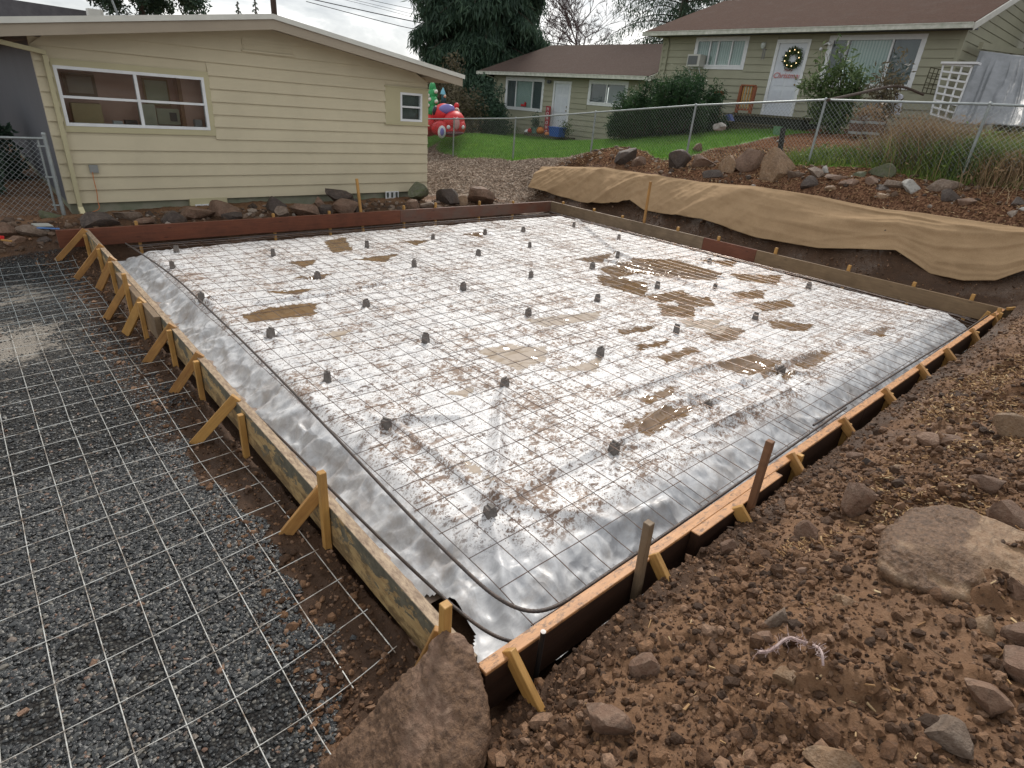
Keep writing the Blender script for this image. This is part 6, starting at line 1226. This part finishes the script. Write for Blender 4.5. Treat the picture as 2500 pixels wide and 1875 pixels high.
eb('headlight', 350, 850, 17, 17, M['white'], -.52, .06); eb('headlight', 482, 850, 14, 17, M['white'], -.4, .06); eb('grille', 425, 815, 26, 50, flat('pink_grille', (.6, .3, .3), .5), -.56, .06); eb('bumper', 400, 905, 85, 18, flat('dark_bumper', (.12, .04, .05), .5), -.38, .2)
gt = flat('green_nylon', (.03, .30, .09), .5); tre = empty('inflatable_tree', up_(210, 740, .45), 'green inflatable tree standing in the bed of the red truck', 'inflatable')
for (px, py, rx, ry) in ((205, 500, 30, 55), (205, 560, 46, 55), (205, 640, 58, 70), (205, 710, 52, 60)): eb('tier', px, py, rx, ry, gt, .45, .25, tre)
c0 = up_(207, 520, .45); MB().lathe(c0, [(.19, -.05), (.12, .12), (.01, .33)], 16).build('tier', gt, tre, smooth=True)
for (px, py) in ((165, 565), (165, 655), (240, 620), (238, 530), (180, 600)): eb('bauble', px, py, 17, 17, flat('cream_bauble', (.7, .68, .6), .5), .22, .1, tre)
elf = empty('inflatable_figure', up_(305, 640, .3), 'small inflatable figure in a pale blue hat standing behind the truck cab', 'inflatable')
eb('body', 305, 600, 24, 42, flat('dark_teal', (.02, .08, .10), .5), .35, .12, elf); c0 = up_(300, 555, .35); MB().lathe(c0, [(.10, 0), (.085, .08), (.03, .19), (.005, .24)], 14).build('hat', flat('pale_blue', (.2, .5, .65), .5), elf, smooth=True); eb('face', 318, 572, 12, 13, flat('skin_nylon', (.6, .4, .3), .5), .2, .08, elf)
san = empty('inflatable_figure', up_(425, 760, .2), 'small inflatable figure in a red hat riding at the right of the truck', 'inflatable')
eb('body', 428, 720, 24, 42, flat('pale_coat', (.6, .45, .42), .5), .2, .12, san); eb('hat', 422, 660, 24, 28, red, .2, .12, san); eb('face', 420, 690, 17, 14, flat('skin_nylon', (.6, .4, .3), .5), .05, .08, san)

# ------------------------------------------------------------------ vegetation
def trunk(mb, P, r0, r1, n=8): Q = smooth_path(P, 16); mb.tube(Q, np.linspace(r0, r1, 16), n)
def conifer(base, H_, Rw, label, nb=170, mat='l_conifer', zlo=.12, prof=None, lean=0, dr=.55, per=150, lf=(.12, .34)):
    base = np.array(base, float); e0 = empty('conifer_tree', base, label, 'tree'); mb = MB(); trunk(mb, [base, base+np.array([0, 0, H_*.5]), base+np.array([0, 0, H_])], H_*.022, .04); pts = []
    for i in range(nb):
        t = zlo+(1-zlo)*((i+RNG.random())/nb); R_ = Rw*(prof(t) if prof else (1-t)**.7+.05)*RNG.uniform(.65, 1.12); a = i*2.4+RNG.normal(0, .3); z0 = base[2]+H_*t; d = np.array([math.cos(a), math.sin(a), 0])
        s = np.linspace(0, 1, 7)[:, None]; B = base*[1, 1, 0]+np.array([0, 0, z0])+d*R_*s+np.array([0, 0, 1])*(.12*R_*np.sin(s*2.2)-.30*R_*s**2); mb.tube(B, np.linspace(.05, .012, 7), 4, False)
        n = int(per*(.4+R_/Rw)); u = RNG.random(n)**.7; q = np.stack([np.interp(u, s[:, 0], B[:, k_]) for k_ in range(3)], -1); side = np.cross(d, [0, 0, 1]); q += side*RNG.normal(0, .16, n)[:, None]*R_*(.4+u[:, None]*.5); q[:, 2] -= np.abs(RNG.normal(0, .22, n))*R_*.35*u; pts.append(q)
    mb.build('trunk', M['bark'], e0); leafcloud('crown', M[mat], np.concatenate(pts), lf, e0, None, .17, dr); return e0
B0 = PD(1165, 300, 36); c_ = [B0[0], B0[1], .6]
conifer(c_, 15.5, 3.6, 'tall dark drooping conifer between the cream and sage houses', 300, prof=lambda t: 1.0 if t < .75 else .95-(t-.75)*2, per=1000, lf=(.2, .6), zlo=.08, dr=.6)
B0 = PD(1640, 60, 38); conifer([B0[0]+1, B0[1], 1.5], 16, 4.6, 'drooping conifer behind the join of the two sage houses', 130, prof=lambda t: .35 if t < .3 else .95, per=300, dr=.6, zlo=.25, lf=(.12, .36))
B0 = PD(1790, 0, 34); conifer([B0[0]+3, B0[1], 2], 17, 4.2, 'dark conifer standing behind the larger house roof', 70, prof=lambda t: .9, per=110, dr=.7, zlo=.3)
B0 = PD(625, 30, 60); conifer([B0[0], B0[1], 0], B0[2]+1.4, 1.3, 'small distant conifer left of the utility pole', 40, per=60, zlo=.3); B0 = PD(582, 30, 62); conifer([B0[0], B0[1], 0], B0[2]+1., 1.3, 'leftmost small distant conifer over the cream roof', 40, per=60, zlo=.3)
def bare(base, H_, label, sp=.5, seed=1, lv=5):
    rg_ = random.Random(seed); e0 = empty('bare_tree', base, label, 'tree'); mb = MB(); tips = []; tw_ = MB()
    def br(p, d, L_, r, k):
        q = p+d*L_; (mb if k > 2 else tw_).tube([p, (p+q)/2+np.array([rg_.gauss(0, .03), rg_.gauss(0, .03), .02])*L_, q], [max(r, .012), max(r*.85, .011), max(r*.7, .010)], 4, False)
        if k == 0: return
        for _ in range(3 if k > 1 else 3):
            a = np.array([rg_.gauss(0, sp), rg_.gauss(0, sp), rg_.gauss(0, sp*.5)+.12]); dd = d+a; dd /= np.linalg.norm(dd); br(q, dd, L_*rg_.uniform(.62, .85), r*.6, k-1)
    br(np.array(base, float), np.array([0, 0, 1.]), H_*.27, H_*.016, lv); mb.build('trunk', M['twig'], e0); tw_.build('twig', M['twig'], e0); return e0
B0 = PD(1450, 110, 46); bare([B0[0], B0[1], 1.], (PD(1450, 0, 46)[2]-1.)*1.4, 'large bare tree with fine twigs behind the wing roof', .5, 3, 7)
B0 = PD(1375, 110, 50); bare([B0[0], B0[1], 1.], (PD(1375, 45, 50)[2]-1.)*1.3, 'smaller bare tree left of the large bare one', .5, 5, 6)
def bushy(base, rad, H_, mat, label, n=6000, sz=(.06, .16), name='shrub', cat='shrub', clumps=26, asp=.45, droop=None, stems=8):
    base = np.array(base, float); e0 = empty(name, base, label, cat); pts = []; mb = MB()
    for i in range(clumps):
        d = RNG.normal(size=3); d /= np.linalg.norm(d); d[2] = abs(d[2]); c = base+np.array([d[0]*rad[0], d[1]*rad[1], H_*.15+d[2]*H_*.72])*RNG.uniform(.45, .95)*np.array([1, 1, 1]) if False else base+d*np.array([rad[0], rad[1], H_*.8])*RNG.uniform(.4, .92)
        r_c = min(rad[0], rad[1], H_)*RNG.uniform(.16, .34); q = RNG.normal(size=(n//clumps, 3)); q = q/np.linalg.norm(q, axis=1)[:, None]*(RNG.random((n//clumps, 1))**.4)*r_c*1.3; pts.append(c+q)
        if i < stems: mb.tube(smooth_path([base, (base+c)/2+np.array([0, 0, H_*.1]), c], 8), np.linspace(.03, .008, 8), 4, False)
    mb.build('stems', M['bark'], e0); P_ = np.concatenate(pts); P_ = P_[P_[:, 2] > base[2]-.05]; leafcloud('foliage', M[mat], P_, sz, e0, None, asp, droop); return e0
# brown shrub behind truck
for (px, py, t_, rad, H_, l_, mt) in ((1090, 290, 27, (2.0, 2.0), 3.9, 'brownish green rounded tree between cream house and wing', 'l_brown'), (1170, 300, 28.5, (1.6, 1.6), 3.0, 'dark olive shrub behind the tubs at the wing corner', 'l_conifer')):
    B0 = PD(px, py, t_); bushy([B0[0], B0[1], .7], rad, H_, mt, l_, 15000, (.08, .2), 'broadleaf_tree', 'tree', 60)
# juniper bush: many spiky sprays
B0 = PX(*z4(300, 1200), 17.3); e0 = empty('juniper_bush', (17.3, 12.0, 1.35), 'large dark green juniper bush before the larger house', 'shrub'); pts = []; mb = MB()
prof_px = [(-260, 1000), (-150, 900), (0, 930), (150, 840), (300, 760), (450, 680), (560, 680), (640, 760), (690, 800), (700, 950)]
for i in range(330):
    u = RNG.random(); Yc = 13.35-u*3.15; Hm = np.interp(u, [0, .15, .35, .55, .75, .9, 1], [.7, 1.2, 1.5, 1.72, 1.8, 1.4, .8]); bz = np.interp(Yc, [10, 14.2], [1.75, 1.15]); c = np.array([17.3+RNG.uniform(-.9, .9), Yc+RNG.normal(0, .2), bz+.1])
    hh_ = Hm*RNG.uniform(.35, 1.02); dr_ = np.array([RNG.normal(0, .3), RNG.normal(.0, .28), 0]); s = np.linspace(0, 1, 6)[:, None]; B = c+dr_*s**1.5*hh_*.7+np.array([0, 0, 1])*hh_*s; mb.tube(B, np.linspace(.018, .004, 6), 3, False)
    n = 300; uu = RNG.random(n)**.6; q = np.stack([np.interp(uu, s[:, 0], B[:, k_]) for k_ in range(3)], -1)+RNG.normal(0, .085, (n, 3)); pts.append(q)
mb.build('stems', M['bark'], e0); P_ = np.concatenate(pts); leafcloud('foliage', M['l_juniper'], P_, (.07, .17), e0, None, .22)
# leafy shrub in front of the big window: whorled drooping leaves on arching stems
def whorl(base, stems, label, mat='l_bush', n=34, lf=(.10, .2)):
    e0 = empty('leafy_shrub', base, label, 'shrub'); mb = MB(); pts = []
    for (px, py, X, ln_) in stems:
        T0 = PX(px, py, X); P = smooth_path([base, (np.array(base)+T0)/2+np.array([0, 0, ln_]), T0], 14); mb.tube(P, np.linspace(.022, .006, 14), 4, False)
        for q in P[5:]:
            c = q+RNG.normal(0, .10, 3); k_ = n; dr_ = RNG.normal(size=(k_, 3))*.11; dr_[:, 2] -= .03; pts.append(c+dr_)
    mb.build('stems', M['bark'], e0); leafcloud('foliage', M[mat], np.concatenate(pts), lf, e0, None, .26, .3)
gb = PX(*z5(230, 1090), 18.2)
whorl((18.2, gb[1], gb[2]-.1), [(*z5(*p), 18.1, .15) for p in ((130, 450), (300, 380), (40, 580), (60, 690), (250, 560), (420, 560), (330, 680), (160, 700), (20, 830), (200, 850), (350, 800), (60, 940), (150, 960), (400, 660), (-60, 650), (470, 640), (250, 460), (100, 780))], 'big leafy shrub in front of the large window', n=20, lf=(.12, .26))
whorl((17.6, gb[1]-1.4, gb[2]), [(*z5(*p), 17.8, .2) for p in ((600, 540), (560, 640), (700, 560), (640, 700), (520, 720), (780, 600))], 'thin leafy shrub with reddish leaves right of the big one', 'l_brown', 16)
# weeds / dry grass clumps behind the fence
def clump(px, py, X, wy, wx, H_, mat, label, n=2600, wr=(.006, .014)):
    P0 = PX(px, py, X); x = X+RNG.normal(0, wx, n); y = P0[1]+RNG.normal(0, wy, n); z = terrain(x, y, False); P = np.stack([x, y, z], -1)
    o = blades('grass_clump', M[mat], P, (H_*.15, H_*1.1), wr, 1.1, None, None); tag(o, label, 'grass clump', 'clumps of tall weeds behind the fence'); o.location = (0, 0, 0); o['_o'] = [0., 0., 0.]
    m_ = n//2; x = X+RNG.normal(0, wx, m_); y = P0[1]+RNG.normal(0, wy*1.1, m_)+.15*RNG.normal(0, 1, m_)*0; z = terrain(x, y, False)+H_*RNG.random(m_)**1.3*.85*(.5+.8*vn(y*4, x*3, 88))
    leafcloud('leaves', M[mat if mat != 'l_bush' else 'l_weed'], np.stack([x, y, z], -1), (.03, .10), o, None, .4, .15); return o
clump(*z5(950, 1300), 12.9, .38, .3, .95, 'l_dry', 'tall brown dry stems in the middle of the weeds behind the fence', 3800)
clump(*z5(1000, 1400), 12.5, .5, .2, .55, 'l_weed', 'bright green grass clump right of the third post from the right', 3000)
clump(*z5(700, 1330), 12.9, .4, .3, .5, 'l_dry', 'brownish tangle of weeds left of the tall stems', 2500)
clump(*z5(1250, 1400), 12.6, .35, .2, .7, 'l_bush', 'dark green arching grass beside the last fence post', 3000)
clump(*z5(1620, 1350), 12.9, .45, .3, .8, 'l_weed', 'green grass clump right of the last fence post', 3200)
clump(*z5(1750, 1450), 12.4, .3, .3, .6, 'l_dry', 'dry tan grass at the right edge behind the fence', 2200)
clump(*z5(1300, 1180), 13.8, .6, .3, .8, 'l_dry', 'brown weeds in front of the tarp', 2500)
clump(*z5(250, 1400), 12.5, .5, .15, .3, 'l_weed', 'low bright green weeds beside the leaning fence post', 2600)
# top-left tree and left corner shade tree
def crown(base, c, rad, mat, label, n=20000, clumps=70, sz=(.10, .25)):
    base = np.array(base, float); c = np.array(c, float); e0 = empty('broadleaf_tree', base, label, 'tree'); mb = MB(); trunk(mb, [base, (base+c)/2, c], .28, .1); pts = []
    for i in range(clumps):
        d = RNG.normal(size=3); d /= np.linalg.norm(d); q0 = c+d*np.array(rad)*RNG.uniform(.3, 1.); 
        if i < 22: mb.tube(smooth_path([c-np.array([0, 0, rad[2]*.5]), (c+q0)/2, q0], 8), np.linspace(.08, .015, 8), 4, False)
        q = RNG.normal(size=(n//clumps, 3)); q = q/np.linalg.norm(q, axis=1)[:, None]*RNG.random((n//clumps, 1))**.5*rad[2]*RNG.uniform(.25, .45); pts.append(q0+q)
    mb.build('trunk', M['bark'], e0); leafcloud('crown', M[mat], np.concatenate(pts), sz, e0, None, .5)
c0 = PD(330, -70, 30); crown((c0[0], c0[1], 0), c0, (4.0, 4.0, 1.9), 'l_conifer', 'dark evergreen crown rising over the cream roof', 32000, 90)
c0 = PD(-150, 230, 19); crown((c0[0], c0[1], 0), c0, (1.6, 3, 2.2), 'l_conifer', 'dark leafy tree left of the cream house', 16000, 50)
for k_, (yy, xx) in enumerate(((13, -1.5), (15, -.8), (17.5, -1.4))):
    bushy((xx, yy, 0), (.8, .9), 1.5+.3*k_, 'l_conifer', ['dark shrub nearest behind the chain link panel', 'second dark shrub behind the chain link panel', 'farthest dark shrub along the shaded side of the cream house'][k_], 4500, (.08, .18))
o = MB().box((-6, 26, 0), (.0, 26.1, 2.2)).build('board_fence', flat('dark_fence', (.06, .055, .05), .8), org=(-3, 26, 0)); tag(o, 'dark board fence far behind the chain link panel', 'fence')
mb = MB()
for k_ in range(14): mb.box((14.5+k_*.45, 29, .4), (14.5+k_*.45+.40, 29.06, 2.0))
tag(mb.box((14.5, 29.06, .9), (20.8, 29.12, 1.0)).build('board_fence', flat('dark_fence', (.06, .055, .05), .8), org=(15, 29, .4)), 'dark board fence behind the tubs and truck', 'fence')
# neighbour roof at far left, utility pole, wires
p0, p1 = PD(-60, 8, 30), PD(235, 30, 30); mb = MB().hexa([(p0[0]-4, p0[1], 0), (p1[0]+.2, p1[1], 0), (p1[0]+.2, p1[1]+6, 0), (p0[0]-4, p0[1]+6, 0), (p0[0]-4, p0[1], p0[2]+.5), p1, (p1[0], p1[1]+6, p1[2]), (p0[0]-4, p0[1]+6, p0[2]+.5)])
tag(mb.build('distant_house', simple('grey_roof', (.13, .13, .14), (.09, .09, .1), 3, .8, .3, 20), org=(p0[0], p0[1], 0)), 'dark roofed building far left behind the cream roof', 'house')
a_ = PD(672, 60, 42); b_ = PD(668, -200, 42); up_z = b_[2]+2
tag(MB().tube([(a_[0], a_[1], 0), (a_[0]-.0, a_[1], 12)], .2, 12).build('utility_pole', M['bark'], org=(a_[0], a_[1], 0), smooth=True), 'brown utility pole rising behind the peak of the cream roof', 'pole')
zz = lambda x, y: (900+x/2.9493, y/2.9493)
for k_, (pl, r_w, l_) in enumerate([([(-600, -150), (0, 0), (460, 95), (800, 168), (1130, 235)], .016, 'topmost power line crossing the sky left of the conifer'), ([(-600, -115), (0, 22), (420, 128), (800, 210)], .012, 'second thin power line from the top'), ([(-600, -100), (0, 38), (430, 155), (900, 245)], .012, 'third thin power line from the top'),
                                     ([(-450, -15), (0, 85), (460, 185), (1120, 265), (1380, 318), (1600, 350)], .032, 'thick dark power cable behind the conifer'), ([(-450, 10), (0, 130), (370, 225), (1110, 318), (1250, 345), (1500, 390)], .024, 'lowest power line sloping behind the conifer'),
                                     ([(900, 10), (1150, 68), (1450, 142), (1800, 230)], .014, 'upper thin wire right of the conifer'), ([(900, 70), (1150, 125), (1340, 183), (1600, 260)], .012, 'lower thin wire right of the conifer')]):
    P = [PD(*zz(x, y), 44) for x, y in pl]; tag(MB().tube(smooth_path(P, 30), r_w, 5).build('power_line', flat('black_cable', (.03, .03, .035), .6), org=P[0]), l_, 'power line', 'overhead power lines')
# clean helper properties
for o in list(bpy.data.objects):
    if '_o' in o.keys(): del o['_o']
